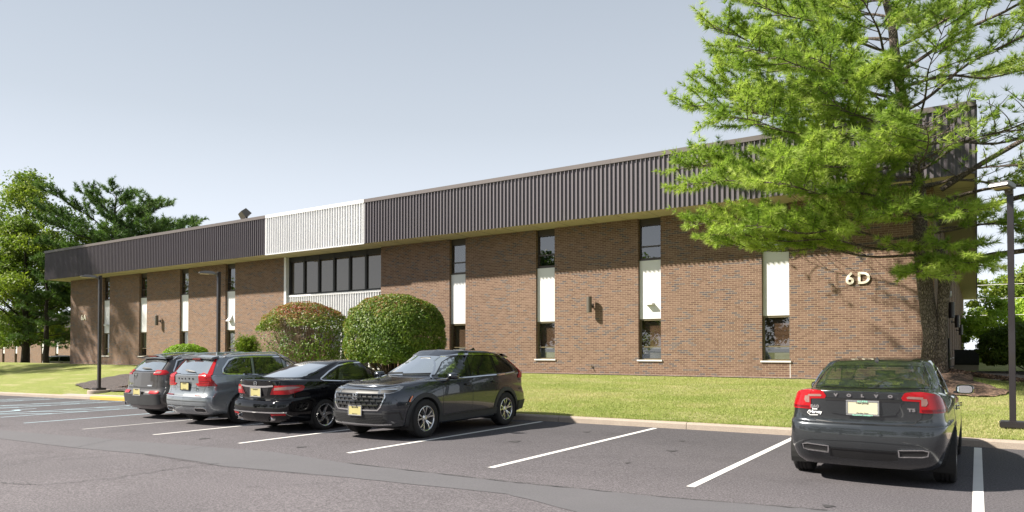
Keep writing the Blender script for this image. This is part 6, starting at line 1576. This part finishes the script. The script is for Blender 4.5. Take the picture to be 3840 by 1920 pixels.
# ------------------------------------------------------------------ small things round the building
cab = empty('utility_cabinet', (-.42, 38.0, hlawn(-.42, 38) - .04)); tag(cab, 'black louvred utility cabinet on a concrete plinth beside the side wall', 'cabinet')
b = MB(); b.box(-.46, .48, -.05, 1.1, .30, .96); b.box(-.48, .50, -.07, 1.12, .94, .98); b.build('cabinet_shell', M['black'], cab, bevel=.01)
b = MB(); 
for z in np.arange(.36, .60, .05): b.box(-.43, .45, -.068, -.05, z, z + .025)
for z in np.arange(.66, .90, .05): b.box(-.43, .45, -.068, -.05, z, z + .025)
b.build('louvres', M['trim'], cab)
b = MB(); b.box(-.50, .46, -.02, 1.2, -.35, .299); b.build('plinth', M['concrete'], cab)
# gas and electric pipes on the side wall
pp = empty('utility_pipes', (XR, 33.2, .7)); tag(pp, 'dark riser pipe with pale meter boxes on the side wall by the pine trunk', 'pipe')
b = MB(); b.tube([(.10, 0, .0), (.10, 0, 1.4)], .035, 8); b.tube([(.10, -.3, .55), (.10, .6, .55)], .02, 6); b.tube([(.10, -.2, .28), (.25, .0, .28)], .02, 6); b.build('riser', M['dark_metal'], pp)
b = MB(); b.tube([(.06, 0, 1.4), (.06, 0, 3.4)], .02, 8); b.build('conduit', M['tan_frame'], pp)
b = MB(); b.box(.0, .18, -.12, .12, 2.5, 2.8); b.build('meter_box', M['sill'], pp, bevel=.02)
b = MB(); b.lathe([(0, 0), (.12, 0), (.12, .15), (0, .16)], 14, Matrix.Translation((.06, 0, 3.15)) @ Matrix.Rotation(R(90), 4, 'Y')); b.build('meter_dial', M['sill'], pp, smooth=True)
# white downpipe joint at the foot of the wall
dj = empty('wall_spigot', (at_y(2220, 1380, WY).x, WY, .98)); tag(dj, 'small brass tap sticking out low on the brick under the cylinder lamp', 'tap')
b = MB(); b.tube([(0, 0, 0), (0, -.09, 0), (0, -.12, -.05)], .016, 8); b.build('spout', M['tan_frame'], dj)
b = MB(); b.tube([(0, -.05, .0), (0, -.05, .05)], .008, 6); b.lathe([(0, .05), (.03, .05), (.03, .058), (0, .058)], 10, Matrix.Translation((0, -.05, 0))); b.build('valve_wheel', M['bronze'], dj)
cj = MB(); cj.box(-5.12, -5.10, WY - .004, WY + .01, .68, 1.2); tag(cj.build('expansion_joint', M['sill'], bld), None); bld.children[-1].location = (0, -WY, -.7) if False else bld.children[-1].location
jj = [o for o in bld.children if o.name.startswith('expansion_joint')][0]; jj.location = (0, -WY, -.7)
# overhead wires
for i, (z, s_) in enumerate(((8.3, 'upper'), (7.0, 'middle'), (5.4, 'lowest'))):
    w_ = MB(); pts = [(x, 84 + i, z - .25 * math.cos((x - 12) / 30)) for x in np.linspace(-20, 60, 22)]; w_.tube(pts, .03, 5)
    tag(w_.build('overhead_wire', M['sill']), f'{s_} pale overhead wire crossing the gap right of the building', 'wire', 'overhead wires')
# far building on the left with the same slots
fb = empty('office_building', (-150, 50, -.9)); tag(fb, 'distant brick office block half hidden by the trees at far left', 'building')
Zb = -.9; wl = MB(); last = -60.0; fw = [-55 + BAY * i for i in range(25)]
for c_ in fw:
    wl.box(last, c_ - WW / 2, 0, .42, -.6, 5.76); wl.box(c_ - WW / 2 - .001, c_ + WW / 2 + .001, .002, .40, -.6, .54); last = c_ + WW / 2
wl.box(last, 55, 0, .42, -.6, 5.76); wl.box(-60, 55, 2, 30, -.6, 5.7)
wl.build('wall', M['brick'], fb)
f = MB(); ribs(f, -61, 56, -1.25, 5.74, 7.6, .336); f.box(-61, 56, -1.24, 30, 7.0, 7.7); f.box(-61, 56, -1.2, 30, 5.74, 5.76); f.build('ribbed_fascia', M['fascia'], fb)
for c_ in fw[4:]:
    k = copy_tree(w0, fb); k.location = (c_, 0, -.7); k.rotation_euler = (0, 0, 0)
# distant cars: one beyond the crest on the left, one past the cabinet on the right
def recolour(c, mat):
    for o in c.root.children:
        if o.name.startswith(('body', 'roof_rail', 'bumper_crease')):
            o.data = o.data.copy(); o.data.materials.clear(); o.data.materials.append(mat)
    return c
far1 = suv_granite((-72.5, 32.0, -.52), R(75), 'silver estate SUV whose roof and tail show over the grass crest at far left'); recolour(far1, M['paint_f'])
far2 = suv_graphite((1.6, 74.0, .05), R(10), 'white SUV far off between the cabinet and the dark hedge'); recolour(far2, M['paint_w'])
far1.root.name = 'distant_car'; far2.root.name = 'distant_car'
